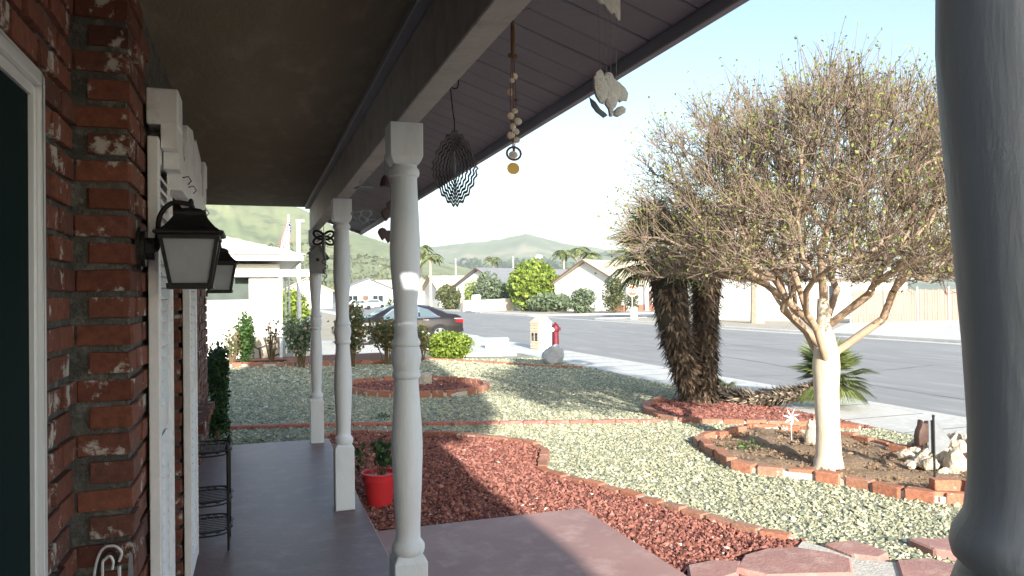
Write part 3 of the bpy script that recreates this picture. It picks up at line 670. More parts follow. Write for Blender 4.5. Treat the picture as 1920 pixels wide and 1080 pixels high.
# ================================================================== WALL LANTERNS
def lantern(y, xw, label, group):
    x = -.195; zb, zt, zr = 1.545, 1.70, 1.708
    L = thing('wall_lantern', (xw, y, 1.6), label, 'lantern', group)
    pl = MB()
    for r, d0, d1 in ((.055,0,.012),(.045,.012,.024),(.028,.024,.05)):
        pl.prism([(xw+d0,y+r*.8*cos(t),1.66+r*1.25*sin(t)) for t in np.linspace(0,2*pi,17)[:-1]], (d1-d0,0,0))
    pl.build('backplate', black_iron, L)
    arm = smooth_path([(xw+.03,y,1.655),(xw+.055,y,1.66),(xw+.058,y,1.70),(xw+.065,y,1.765),(xw+.10,y,1.805),(x,y,1.80),(x,y,1.775)], 6)
    MB().tube(arm, .008, 8).build('arm', black_iron, L, smooth=True)
    cap = MB().frust((x,y,0), [(.094,.094,1.700),(.101,.101,1.704),(.101,.101,1.712),(.088,.088,1.716),(.074,.074,1.727),(.060,.060,1.744),(.049,.049,1.760),(.046,.046,1.766),(.046,.046,1.776),(.030,.030,1.786),(.008,.008,1.792)])
    cap.build('cap', black_iron, L, bevel=.002)
    MB().ball((x,y,1.806),.009,.009,.016,8,6).build('finial', black_iron, L)
    T, B = .082, .056                           # half widths top and bottom
    fr_ = MB()
    for i, j_ in ((-1,-1),(1,-1),(1,1),(-1,1)): fr_.tube([(x+i*B,y+j_*B,zb),(x+i*T,y+j_*T,zt)], .0075, 4)
    fr_.frust((x,y,0), [(B+.010,B+.010,zb-.012),(B+.012,B+.012,zb+.006)])
    fr_.box(x-T-.006,x+T+.006,y-T-.006,y-T+.006,zt-.012,zt+.001).box(x-T-.006,x+T+.006,y+T-.006,y+T+.006,zt-.012,zt+.001).box(x-T-.006,x-T+.006,y-T+.006,y+T-.006,zt-.012,zt+.001).box(x+T-.006,x+T+.006,y-T+.006,y+T-.006,zt-.012,zt+.001)
    fr_.build('frame', black_iron, L)
    for k in range(4):
        c_, s_ = cos(k*pi/2), sin(k*pi/2); t_, b_ = T-.002, B-.002
        q = [(-b_,-b_,zb+.004),(b_,-b_,zb+.004),(t_,-t_,zt-.006),(-t_,-t_,zt-.006)]
        q = [(x+a*c_-b*s_, y+a*s_+b*c_, z) for a,b,z in q]; n = Vector((-s_*0+ s_*0 + (0), 0, 0))
        inn = Vector((x,y,1.62)) - (Vector(q[0])+Vector(q[1])+Vector(q[2])+Vector(q[3]))/4; inn.z = 0; inn.normalize()
        MB().prism(q, inn*.003).build('pane', frost, L)
    return L
lantern(2.58, PX_, 'large black lantern with frosted panes bracketed to the near brick pier', None)
L2 = lantern(4.545, PX_, 'smaller-looking black lantern beyond the window with a curled finial', None)
MB().tube(smooth_path([(-.195,4.545,1.81),(-.198,4.545,1.835),(-.188,4.545,1.852),(-.178,4.545,1.866),(-.182,4.545,1.88)],5), [.004]*10+[.007]*8+[.002]*3, 6).build('finial_curl', black_iron, L2)

# ================================================================== THINGS HANGING UNDER THE EAVE
def hook_s(x, y, z0, z1, root, m=black_iron, r=.0018):
    h = z0-z1
    MB().tube(smooth_path([(x-.008,y,z0),(x+.004,y,z0+.006),(x+.012,y,z0-.006),(x+.006,y,z0-.02),(x-.003,y,z0-.02-h*.2),(x+.002,y,z1+h*.2),(x,y,z1)],4), r, 5).build('hook', m, root)
# 1 scalloped metal wind spinner
c = PXp(853, 316, .665); x, y, z = c
S = thing('wind_spinner', (x,y,z+.14), 'pewter scalloped metal wind spinner hanging from the beam', 'wind spinner')
sc_ = 1/ (FPX/ (c-CAM).dot(FF))
W_, H_ = 43*sc_, 71*sc_
for k in range(9):
    f = 1-.098*k; mbk = MB(); n = 96; a_ = radians(-18 - 11*k)
    def outl(g): 
        out = []
        for t in range(n):
            th = 2*pi*t/n; s_ = 1+.045*cos(22*th)
            ww = W_*g*abs(cos(th))**1.25*(1 if cos(th) > 0 else -1)*s_; hh = H_*g*(abs(sin(th))**1.35)*(1 if sin(th) > 0 else -1)*s_
            out.append((ww, hh))
        return out
    A, B = outl(f), outl(f-.083)
    for t in range(n):
        t2 = (t+1) % n; vs = []
        for dy in (-.0006,.0006):
            for (ww,hh) in (A[t],A[t2],B[t2],B[t]): vs.append((x+ww*cos(a_)-dy*sin(a_), y+ww*sin(a_)+dy*cos(a_), z+hh))
        mbk.add(vs, [(3,2,1,0),(4,5,6,7),(0,1,5,4),(2,3,7,6)])
    mbk.build('ring', pewter, S)
MB().tube([(x,y,z+H_*.45),(x,y,z-H_*.15)],.004,6).build('glass_twist', steel_light, S)
MB().tube(smooth_path([(x-.012,y,2.29),(x-.002,y,2.272),(x+.016,y,2.262),(x+.012,y,2.236),(x-.004,y,2.232),(x-.012,y,2.244),(x-.010,y,2.20),(x-.002,y,z+H_+.04)],5),.0022,6).build('hook', black_iron, S)
MB().tube([(x,y,z+H_+.045),(x,y,z+H_-.004)],.0022,5).build('chain', black_iron, S)
# 2 shell and bead garland
c = PXp(962, 170, .665); x, y = c.x, c.y; u_ = (c-CAM).dot(FF)/FPX; ZP = lambda py: c.z + (170-py)*u_
G = thing('shell_garland', (x,y,ZP(12)), 'string of seashells on a twine-wrapped rod with a yellow disc at the end', 'wind chime')
MB().tube([(x,y,ZP(-30)),(x,y,ZP(60))],.0016,5).build('cord', twine, G)
MB().tube([(x,y,ZP(22)),(x+.001,y,ZP(60)),(x,y,ZP(108))],[.0035,.0065,.005],8).build('rod', twine, G)
MB().tube([(x+.001,y,ZP(25)),(x+.05,y-.004,ZP(12))],.0010,4).build('twig', twine, G)
for dx in (-.004, .004, 0): MB().tube([(x+dx,y+dx*.5,ZP(104)),(x+dx*2,y,ZP(180)),(x+dx*1.5,y,ZP(250)),(x,y,ZP(300))],.0014,4).build('cord', twine, G)
rs = random.Random(5)
for py, r, dx in ((104,4,-5),(104,4,6),(142,6,4),(152,5,-3),(172,7,-4),(186,4,7),(208,6,3),(218,7,-5),(228,8,7),(238,6,-2),(246,8,4),(254,9,-4),(262,7,6)):
    q = Vector((x+dx*u_, y+rs.uniform(-.006,.006), ZP(py)))
    MB().ball(q, r*u_*1.05, r*u_*.5, r*u_*rs.uniform(.8,1.2), 8, 6).build('shell', shell_mat if r > 4 else twine, G)
MB().tube([(x+14*u_*cos(t),y,ZP(288)+12*u_*sin(t)) for t in np.linspace(0,2*pi,15)[:-1]],.003,6,closed=True).build('ring', twine, G)
MB().ball((x-2*u_,y-.004,ZP(291)),9*u_,.003,7*u_,10,6).build('shell', shell_mat, G)
MB().prism([(x-1*u_+12*u_*cos(t),y,ZP(316)+11*u_*sin(t)) for t in np.linspace(0,2*pi,17)[:-1]],(0,.003,0)).build('disc', amber, G)
# 3 white clay figures on strings, part above the frame
c = PXp(1145, 172, .77); x, y = c.x, c.y; u_ = (c-CAM).dot(FF)/FPX; ZP = lambda py: c.z + (172-py)*u_; XP = lambda px: x+(px-1145)*u_
K = thing('clay_chime', (x,y,ZP(-60)), 'rough white clay chime with little figures on four strings', 'wind chime')
tp = [(1118,-2),(1126,6),(1135,8),(1142,18),(1149,24),(1154,22),(1164,36),(1168,34),(1168,-12),(1145,-28),(1118,-14)]
MB().prism([(XP(a),y,ZP(b)) for a,b in tp],(0,.007,0)).build('top_plate', clay_white, K, bevel=.001)
MB().tube([(x,y+.003,ZP(-28)),(x,y,ZP(-120))],.0014,4).build('cord', string_mat, K)
def blob(name, outline, m, root, yy, th):
    n = len(outline); cx = sum(p[0] for p in outline)/n; cz = sum(p[1] for p in outline)/n; mb = MB()
    rings = [(1.0,0),(.93,-th*.35),(.6,-th*.5)]
    vs = []; 
    for f_, dy in rings: vs += [(cx+(a-cx)*f_+random.gauss(0,.0006), yy+dy, cz+(b-cz)*f_+random.gauss(0,.0006)) for a,b in outline]
    for f_, dy in rings[1:]: vs += [(cx+(a-cx)*f_, yy-dy, cz+(b-cz)*f_) for a,b in outline]
    vs += [(cx,yy-th*.55,cz),(cx,yy+th*.55,cz)]; fs = []
    for A_, B_ in ((0,1),(1,2),(0,3),(3,4)):
        for k in range(n): k2 = (k+1) % n; fs.append((A_*n+k,A_*n+k2,B_*n+k2,B_*n+k))
    for k in range(n): k2 = (k+1) % n; fs.append((2*n+k,2*n+k2,5*n)); fs.append((4*n+k,4*n+k2,5*n+1))
    return mb.add(vs, fs).build(name, m, root, smooth=True)
def ZX(L): return [(XP(a),ZP(b)) for a,b in L]
figs = [[(1107,150),(1113,138),(1122,132),(1127,138),(1131,150),(1136,164),(1135,184),(1128,198),(1120,196),(1112,184),(1108,168)],
        [(1132,142),(1140,133),(1150,136),(1154,146),(1166,152),(1168,166),(1164,182),(1158,198),(1150,206),(1150,218),(1144,219),(1142,206),(1134,196),(1136,176),(1130,162)],
        [(1156,152),(1168,150),(1180,158),(1187,170),(1184,184),(1176,184),(1170,188),(1162,180),(1158,168)],
        [(1160,202),(1170,194),(1178,192),(1186,196),(1184,204),(1176,210),(1168,214),(1160,212)]]
for k, f_ in enumerate(figs): blob('figure', ZX(f_), clay_white, K, y-.004+k*.009, .013)
blob('dark_figure', ZX([(1112,178),(1124,186),(1136,200),(1150,210),(1142,216),(1126,206),(1116,194)]), slate_blue, K, y+.03, .008)
for px, py, dy in ((1123,134,0),(1137,136,.003),(1148,140,.008),(1161,152,.012)): MB().tube([(XP(px),y+.003,ZP(10)),(XP(px),y+dy-.002,ZP(py))],.0009,4).build('string', string_mat, K)
# 4 heart chime
def heart(cx, y, cz, r, m, root, wdt=.28):
    n = 28; o_ = []
    for t in range(n):
        a = 2*pi*t/n; o_.append((cx+r*(16*sin(a)**3)/16, cz+r*(13*cos(a)-5*cos(2*a)-2*cos(3*a)-cos(4*a))/16))
    sc2 = [(cx+(a-cx)*(1-wdt), cz+(b-cz)*(1-wdt)) for a,b in o_]; mb = MB()
    for t in range(n):
        t2 = (t+1) % n; vs = [(a,y+d,b) for d in (0,.006) for a,b in (o_[t],o_[t2],sc2[t2],sc2[t])]
        mb.add(vs, [(3,2,1,0),(4,5,6,7),(0,1,5,4),(2,3,7,6)])
    return mb.build('heart', m, root)
c = PXp(682, 352, .60); x, y = c.x, c.y; u_ = (c-CAM).dot(FF)/FPX; ZP = lambda py: c.z+(352-py)*u_; XP = lambda px: x+(px-682)*u_
H = thing('heart_chime', (x,y,ZP(302)), 'slate-coloured chime of four open hearts hanging below a square rack', 'wind chime')
MB().tube([(x,y,ZP(296)),(x,y,ZP(318))],.003,5).build('hook', black_iron, H)
for a, b in ((-11,-.03),(11,-.03),(-5,.03),(13,.03)): MB().tube([(x,y,ZP(318)),(XP(682+a),y+b,ZP(351))],.0012,4).build('cord', string_mat, H)
MB().obox((x,y,ZP(352)),(.042,.01,0),(-.01,.04,0),(0,0,.004)).build('rack', slate_blue, H)
for k, (px, py, r) in enumerate(((667,404,10),(686,402,11),(681,412,9),(698,416,9))):
    heart(XP(px), y-.02+.012*k, ZP(py), r*u_, slate_blue, H); MB().tube([(XP(px),y-.017+.012*k,ZP(353)),(XP(px),y-.017+.012*k,ZP(py)+r*u_*.3)],.0010,4).build('string', string_mat, H)
# 5 dark bell chime with leaves
c = PXp(722, 352, .60); x, y = c.x, c.y; u_ = (c-CAM).dot(FF)/FPX; ZP = lambda py: c.z+(352-py)*u_; XP = lambda px: x+(px-722)*u_
Bc = thing('leaf_chime', (x,y,ZP(310)), 'dark maroon bell chime with teardrop leaves half hidden by the turned post', 'wind chime')
MB().tube([(x,y,ZP(290)),(x,y,ZP(330))],.0016,5).build('cord', string_mat, Bc)
MB().lathe((x,y,ZP(350)), [(10*u_,0),(9.5*u_,6*u_),(7*u_,15*u_),(4*u_,20*u_),(1*u_,22*u_)], 14).build('bell', maroon, Bc, smooth=True)
for k, (px, py, m_) in enumerate(((722,400,maroon),(716,436,maroon),(733,384,maroon),(728,440,maroon))):
    q = [(px+9*cos(t)*(1 if sin(t) < .2 else max(.12,1-.75*(sin(t)-.2))), py-9*sin(-t)*(1 if sin(t) < 0 else 1.75)) for t in np.linspace(0,2*pi,19)[:-1]]
    blob('leaf', [(XP(a),ZP(b)) for a,b in q], m_, Bc, y-.015+.012*k, .007); MB().tube([(XP(px),y-.015+.012*k,ZP(350)),(XP(px),y-.015+.012*k,ZP(py-6))],.0009,4).build('string', string_mat, Bc)
# 6 metal flower and spiral, 7 grey wooden house plaque on the far post
c = PXp(607, 448, .60); x, y = c.x, c.y; u_ = (c-CAM).dot(FF)/FPX; ZP = lambda py: c.z+(448-py)*u_; XP = lambda px: x+(px-607)*u_
Fm = thing('metal_dragonfly', (x,y,ZP(430)), 'dark metal dragonfly ornament with a curling tail beside the far post', 'ornament')
for px, py, ax, ay in ((596,437,11,7),(619,438,10,7),(598,452,10,8),(618,453,9,7)):
    sx_ = 1 if px > 607 else -1; sz_ = 1 if py < 445 else -1; q = [(XP(607)+sx_*(9+9*cos(t)-3.2*sin(t))*u_,y,ZP(446)+sz_*(5+5.5*cos(t)+5.5*sin(t))*u_) for t in np.linspace(0,2*pi,19)[:-1]]; wg = MB().tube(q,.012,5,closed=True).build('wing', black_iron, Fm); MB().tube([(x,y,ZP(446)),(XP(607)+sx_*13*u_,y,ZP(446)+sz_*8*u_)],.006,5).build('vein', pewter, wg)
MB().tube([(x,y,ZP(436)),(x,y,ZP(450)),(x,y,ZP(470)),(XP(609),y,ZP(488))],[.012,.022,.014,.008],8).build('body', pewter, Fm, smooth=True)
MB().tube([(XP(609)+7*u_*sin(t*1.9)*(1-t/14),y+.02*cos(t*1.9),ZP(478)-t*5.2*u_) for t in np.linspace(0,11,44)],.0045,5).build('tail', black_iron, Fm)
MB().tube([(x,y,ZP(400)),(x,y,ZP(436))],.003,5).build('wire', black_iron, Fm)
c = P(594, 486, (Vector((.583,7.93,1.8))-CAM).dot(FF)); u_ = (c-CAM).dot(FF)/FPX; c.y = 7.92; XP = lambda px: c.x+(px-594)*u_; ZP = lambda py: c.z+(486-py)*u_
Bh = thing('birdhouse', (c.x,c.y,ZP(514)), 'small grey wooden birdhouse hanging against the far porch post', 'birdhouse')
MB().prism([(XP(a),c.y-.10,ZP(b)) for a,b in ((580,511),(608,514),(611,482),(599,462),(579,474))],(0,.11,0)).build('box', wood_grey, Bh, bevel=.004)
MB().prism([(XP(a),c.y-.13,ZP(b)) for a,b in ((576,475),(599,459),(616,486),(613,488),(598,463),(577,478))],(0,.16,0)).build('roof', wood_grey, Bh)
MB().tube([(c.x,c.y-.101,ZP(488)),(c.x,c.y-.108,ZP(488))],.018,12).build('entrance', black_iron, Bh)
MB().tube([(XP(598),c.y-.04,ZP(461)),(XP(598),c.y-.04,ZP(440))],.002,4).build('wire', black_iron, Bh)

# ================================================================== ON THE PORCH
ps = thing('plant_stand', (-.33,4.9,0), 'black wrought-iron three-tier plant stand against the brick wall', 'plant stand')
for sx, sy in ((-.17,4.78),(-.17,5.06),(-.47,4.92)):
    mb = MB().tube([(sx,sy,0),(sx,sy,.18),(sx,sy,.58)],[.006,.009,.009],6); mb.build('leg', black_iron, ps)
    MB().lathe((sx,sy,.575), [(.009,0),(.015,.012),(.017,.03),(.011,.05),(.003,.072)], 8).build('finial', black_iron, ps, smooth=True)
for z in (.60,.31,.135):
    o_ = [(-.17,4.78),(-.17,5.06),(-.30,5.12),(-.47,5.06),(-.475,4.92),(-.47,4.78),(-.30,4.72)]; pth = smooth_path([(a,b,z) for a,b in o_],4,True)
    s_ = MB().tube(pth,.006,5,closed=True).tube([p-Vector((0,0,.022)) for p in pth],.005,5,closed=True).build('shelf', black_iron, ps)
    lat = MB()
    for k in range(9): yy = 4.77+.037*k; lat.tube([(-.47,yy,z-.004),(-.17,yy,z-.004)],.0028,4)
    for k in range(8): xx = -.45+.037*k; lat.tube([(xx,4.76,z-.004),(xx,5.07,z-.004)],.0028,4)
    for k in range(16):
        a = pth[int(k/16*len(pth))]; lat.tube([(a.x+.012*cos(t),a.y+.012*sin(t),z-.010) for t in np.linspace(0,2*pi,9)[:-1]],.002,3,closed=True)
    lat.build('lattice', black_iron, s_)
# red flower pot standing in the lava bed
g_ = GP(712, 950); px_, py_ = g_.x, g_.y; pz = g_.z+.01
rp = thing('flower_pot', (px_,py_,pz), 'red plastic flower pot with a leafy plant in the lava bed by the porch', 'flower pot')
MB().lathe((px_,py_,pz), [(.085,0),(.092,.006),(.118,.19),(.121,.20),(.131,.203),(.134,.245),(.137,.25),(.135,.258),(.126,.258),(.122,.235)], 28).build('pot', red_plastic, rp, smooth=True)
MB().tube([(px_,py_,pz+.22),(px_,py_,pz+.232)],.121,18).build('soil', potting, rp)
st = MB(); lp = []
for k in range(15):
    a = random.uniform(0,2*pi); r_ = random.uniform(.03,.17); h_ = random.uniform(.12,.24); e = Vector((px_+r_*cos(a),py_+r_*sin(a),pz+.23+h_))
    st.tube(smooth_path([(px_+.03*cos(a),py_+.03*sin(a),pz+.22),(px_+r_*.6*cos(a),py_+r_*.6*sin(a),pz+.24+h_*.6),e],3),.003,4); lp += [e+Vector((random.gauss(0,.025),random.gauss(0,.025),random.gauss(-.02,.03))) for _ in range(13)]
st.build('stems', stem_mat, rp); leaves('foliage', np.array(lp), .026, leaf_dark, rp, .7)
# scrolled ornament by the door, mostly below the frame
c = Vector((-.40, 2.36, 0)); sc0 = thing('scroll_stand', (c.x,c.y,0), 'pale scrolled metal ornament leaning in the corner of the brick pier', 'ornament')
zt = 1.5-(1022-562)/FPX*(Vector((c.x,c.y,1))-CAM).dot(FF)
for k, (w_, h_) in enumerate(((.035,.16),(.024,.13),(.014,.10))):
    MB().tube(smooth_path([(c.x-w_*.9,c.y,zt-h_-.03),(c.x-w_,c.y,zt-h_*.5),(c.x-w_*.5,c.y,zt-.012-k*.012),(c.x+w_*.4,c.y-.004,zt-k*.014),(c.x+w_,c.y-.006,zt-.02-k*.012),(c.x+w_*.8,c.y-.006,zt-.045-k*.01)],5),.0038,6).build('scroll', alu if k != 1 else black_iron, sc0)
MB().tube([(c.x-.035,c.y,0),(c.x-.034,c.y,zt-.12)],.005,6).tube([(c.x+.03,c.y,0),(c.x+.028,c.y,zt-.06)],.005,6).box(c.x-.06,c.x+.06,c.y-.05,c.y+.05,0.0,.012).build('stand', alu, sc0)
MB().prism([(c.x+.03,c.y-.01,.4),(c.x+.075,c.y-.01,.4),(c.x+.062,c.y-.01,zt-.03),(c.x+.055,c.y-.01,zt-.02)],(0,.006,0)).build('panel', wood_grey, sc0)
# clipped shrub at the house corner
g_ = Vector((-.42,8.95,-.1)); hd = thing('corner_shrub', tuple(g_), 'dark green clipped shrub at the corner of the brick house', 'shrub')
pts = np.concatenate([clump_pts((-.42,8.95,z),(.11,.20,.20),800,14,.3) for z in (.05,.26,.47,.68,.80)])
leaves('foliage', pts, .024, leaf_dark, hd, .6); MB().tube([(-.42,8.95,-.2),(-.42,8.95,.7)],.025,6).build('stem', stem_mat, hd)
# ================================================================== TREES AND PLANTS
def tubes_np(segs, n):
    """segs: list of (p0,p1,r0,r1) -> arrays of n-sided tubes"""
    A = np.array([s[0] for s in segs]); B = np.array([s[1] for s in segs]); ra = np.array([s[2] for s in segs]); rb = np.array([s[3] for s in segs])
    T = B-A; T /= np.maximum(np.linalg.norm(T, axis=1), 1e-9)[:,None]
    R = np.cross(T, np.where(np.abs(T[:,2:3]) > .9, np.array([[1.,0,0]]), np.array([[0,0,1.]]))); R /= np.linalg.norm(R, axis=1)[:,None]; Q = np.cross(T, R)
    a = 2*pi*np.arange(n)/n; ring = R[:,None]*np.cos(a)[None,:,None] + Q[:,None]*np.sin(a)[None,:,None]
    V = np.concatenate([A[:,None]+ring*ra[:,None,None], B[:,None]+ring*rb[:,None,None]], 1)
    k = np.arange(n); f = np.stack([k,(k+1) % n,(k+1) % n+n,k+n],-1); F = (f[None]+2*n*np.arange(len(segs))[:,None,None]).reshape(-1,4)
    return V.reshape(-1,3), F
def crown_tree(base, fork, targets, r_tip, pipe, limbs=None, seed=2):
    """branches split towards clusters of target points; returns segs"""
    rn = np.random.default_rng(seed); segs = []
    def rad(n): return r_tip*n**pipe
    def rec(p, d, T, lvl):
        n = len(T)
        if n == 1:
            e = T[0]; m = (p+e)/2 + rn.normal(0, .04, 3); segs.append((p,m,r_tip*1.25,r_tip)); segs.append((m,e,r_tip,r_tip*.55)); return
        c = T.mean(0); v = c-p; L = np.linalg.norm(v); fr = .42 if lvl < 3 else .5
        node = p + v*fr + rn.normal(0, .05*L, 3); node[2] -= .03*L
        m = p+(node-p)*.5 + d*L*.10 + rn.normal(0,.02*L,3)
        r0 = rad(n); segs.append((p,m,r0,r0*.95)); segs.append((m,node,r0*.95,r0*.86))
        dd = (node-m)/max(np.linalg.norm(node-m),1e-6)
        k = 2 if n < 6 else int(rn.integers(2,4)); cen = T[rn.choice(n, k, replace=False)]
        for _ in range(4):
            w = (T-node)/np.maximum(np.linalg.norm(T-node,axis=1),1e-6)[:,None]; wc = (cen-node)/np.maximum(np.linalg.norm(cen-node,axis=1),1e-6)[:,None]
            lab = np.argmin(((T[:,None]-cen[None])**2).sum(2)*.6 + ((w[:,None]-wc[None])**2).sum(2)*.4, 1)
            cen = np.array([T[lab == i].mean(0) if (lab == i).any() else cen[i] for i in range(k)])
        for i in range(k):
            if (lab == i).any() and (lab == i).sum() < n: rec(node, dd, T[lab == i], lvl+1)
            elif (lab == i).all():
                h = n//2; rec(node, dd, T[:h], lvl+1); rec(node, dd, T[h:], lvl+1); return
    return rec, segs
# ---- bare crape-like tree in the soil bed
TB = GP(1553, 884); tx, ty, tz = TB
tree = thing('bare_tree', (tx,ty,tz), 'bare spreading tree with a smooth pale trunk in the brick-edged soil bed', 'tree')
rn = np.random.default_rng(11)
tg = []
while len(tg) < 2700:
    q = rn.uniform(-1, 1, 3); q[2] = rn.uniform(0, 1)
    L = (np.abs(q[0])**2+np.abs(q[1])**2)**.5; L = (L**2.5+q[2]**2.5)**.4
    if L > 1 or rn.random() > .25+.75*L**1.5: continue
    lump = 1+.06*sin(5*atan2(q[1],q[0]))+.05*sin(9*atan2(q[1],q[0])+4*q[2])
    tg.append((tx+1.80*q[0]*lump, ty+1.80*q[1]*lump, 1.50+2.0*q[2]*lump + .14*(q[0]**2+q[1]**2)))
tg = np.array(tg)
fork = np.array((tx, ty, tz+1.05)); segs_main = []
rec, segs = crown_tree(TB, fork, tg, .0042, .375)
# main limbs leave the trunk at different heights
az = np.arctan2(tg[:,1]-ty, tg[:,0]-tx); rr_ = np.hypot(tg[:,0]-tx, tg[:,1]-ty)
RX = np.array(RR); starts = []
limb_az = np.linspace(-pi, pi, 8)[:-1] + rn.normal(0,.12,7)
lab = np.argmin(np.abs(((az[:,None]-limb_az[None]+pi) % (2*pi))-pi), 1); inner = (rr_ < .75) & (tg[:,2] > 2.1)
hts = [1.18,1.02,1.40,1.10,1.46,.98,1.32]
for i in range(7):
    T_ = tg[(lab == i) & ~inner]; st = np.array((tx+.05*cos(limb_az[i]), ty+.05*sin(limb_az[i]), tz+hts[i]))
    rec(st, np.array((cos(limb_az[i])*.6, sin(limb_az[i])*.6, .5)), T_, 0)
T_ = tg[inner]; rec(np.array((tx-.02,ty,tz+1.62)), np.array((0,0,1.)), T_, 0)
big = [s for s in segs if s[2] > .012]; thin = [s for s in segs if s[2] <= .012]
# fine spurs along the thin twigs, pointing up and out
spurs = []
for s in thin:
    for _ in range(2):
        k = rn.random(); p = s[0]+(s[1]-s[0])*k; d = (s[1]-s[0]); d = d/max(np.linalg.norm(d),1e-6)
        out = p-np.array((tx,ty,1.5)); out /= np.linalg.norm(out)
        e = p + (d*.35+out*.5+np.array((0,0,.45))+rn.normal(0,.45,3))*rn.uniform(.09,.24); spurs.append((p,e,.0030,.0016))
V, F = tubes_np(thin+spurs, 3); np_mesh('twigs', V, F, twig_mat, tree)
V, F = tubes_np(big, 7); np_mesh('limbs', V, F, mat('limb_bark',(.50,.37,.26),(.36,.25,.17),6,.8,.3,30), tree, smooth=True)
tk = MB()
pts_ = [(tx,ty,tz-.06),(tx,ty,tz+.0),(tx+.004,ty,tz+.05),(tx+.006,ty,tz+.16),(tx+.004,ty,tz+.4),(tx-.006,ty,tz+.75),(tx-.004,ty,tz+1.0),(tx+.0,ty,tz+1.12),(tx-.02,ty,tz+1.35),(tx-.03,ty,tz+1.64)]
tk.tube(pts_, [.19,.165,.138,.118,.108,.112,.125,.115,.075,.05], 18)
trunk = tk.build('trunk', bark_pale, tree, smooth=True)
V = np.array([s[1] for s in spurs]); V = V[rn.random(len(V)) < .8]; leaves('buds', V+rn.normal(0,.012,V.shape), .0155, leaf_bud, tree, .6)

# ---- palms
def fan(c, d, size, n, m_list, droop=.25, spread=1.25, bw=.036):
    """one fan leaf: stalk end at c, pointing along d; returns verts, faces"""
    d = Vector(d).normalized(); side = d.cross(Vector((0,0,1)));  side = side.normalized() if side.length > 1e-3 else Vector((1,0,0)); up = side.cross(d)
    vs, fs = [], []
    for k in range(n):
        a = (k/(n-1)-.5)*2*spread; L = size*(1-.28*abs(a)/spread)*random.uniform(.9,1.08)
        dr = (d*cos(a)+side*sin(a)).normalized(); q = dr.cross(up).normalized()*(size*bw)
        m1 = c+dr*L*.55+up*size*.05*cos(a*2); e = c+dr*L - Vector((0,0,1))*droop*size*random.uniform(.5,1.2)
        b = len(vs); vs += [c, m1-q, m1+q+up*size*.015, e]; fs += [(b,b+1,b+3,b+2)]
    return vs, fs
def fan_crown(root, c, size, nleaf, m, elev=(-.5,1.2), stalk=.35, name='frond', nb=22, droop=.2, azr=(0,2*pi), bw=.036):
    for k in range(nleaf):
        az_ = azr[0]+(azr[1]-azr[0])*(k+random.uniform(-.3,.3))/nleaf; el = random.uniform(*elev)
        d = Vector((cos(az_)*cos(el), sin(az_)*cos(el), sin(el))); b = Vector(c)+d*stalk*random.uniform(.7,1.1)
        vs, fs = fan(b, d, size*random.uniform(.85,1.1), nb, None, droop, bw=bw)
        n0 = len(vs); side = d.orthogonal().normalized()*.012; q2 = d.cross(side).normalized()*.012
        vs += [Vector(c)-side,Vector(c)+side,b+side,b-side]; fs.append((n0,n0+1,n0+2,n0+3))
        np_mesh(name, [tuple(v) for v in vs], fs, m, root, rnd=np.repeat(RNG.random(len(vs)//4), 4))
def boots(root, path, rads, n, m, size=.10, down=.7, name='leaf_boots'):
    path = [Vector(p) for p in path]; V = []; Rn = []
    for _ in range(n):
        t = random.uniform(0, len(path)-1.001); i = int(t); f = t-i; p = path[i].lerp(path[i+1], f); r = rads[i]*(1-f)+rads[i+1]*f
        ax = (path[i+1]-path[i]).normalized(); o_ = ax.orthogonal(); o_.rotate(Quaternion(ax, random.uniform(0,2*pi))); o_.normalize()
        s_ = size*random.uniform(.6,1.3); tdir = (o_*random.uniform(.35,.8) - ax*down*random.uniform(.3,1.2) + Vector((random.gauss(0,.2),random.gauss(0,.2),random.gauss(0,.2)))).normalized()
        q = ax.cross(o_).normalized()*s_*.22; b = p+o_*r*.9; V += [b-q, b+q, b+tdir*s_*.75+q*.5, b+tdir*s_*1.25-q*.2]; Rn += [random.random()]*4
    return stuff(np_mesh(name, [tuple(v) for v in V], np.arange(len(V)).reshape(-1,4), m, root, rnd=Rn))
pb = GP(1312, 757); dp = (pb-CAM).dot(FF); up_ = dp/FPX
def palm_pt(px, py, dd=0): return P(px, py, dp+dd)
def big_palm(base_px, mid_px, top_px, dd, label, nleaf, azr, size=1.0, r0=.16, r1=.30):
    b = GP(*base_px); pth = smooth_path([b-Vector((0,0,.05)), palm_pt(*mid_px, dd*.5), palm_pt(*top_px, dd)], 8)
    pm = thing('leaning_palm', tuple(b), label, 'palm tree'); rr = [r0+(r1-r0)*min(1,k/(len(pth)*.7)) for k in range(len(pth))]
    MB().tube(pth, [r*.9 for r in rr], 12).build('trunk', mat('palm_core', (.06,.045,.03)) if 'palm_core' not in MATS else MATS['palm_core'], pm, smooth=True)
    boots(pm, pth, rr, 1700, boot_mat, .10, .8)
    c = pth[-1]+Vector((0,0,.15)); fan_crown(pm, c, size*.62, nleaf, leaf_palm, (-.65,1.1), .42, azr=azr, droop=.25); return pm
def side_fans(root, c, lst, m):
    for ax, az_, size in lst:
        d = (-RR*ax + Vector((0,0,1))*az_ - FF*.25).normalized(); b = Vector(c)+d*.45; vs, fs = fan(b, d, size, 26, None, .22, 1.15, .03)
        np_mesh('frond', [tuple(v) for v in vs], fs, m, root, rnd=np.repeat(RNG.random(len(vs)//4), 4))
        MB().tube([Vector(c), b], .012, 5).build('leaf_stalk', m, root)
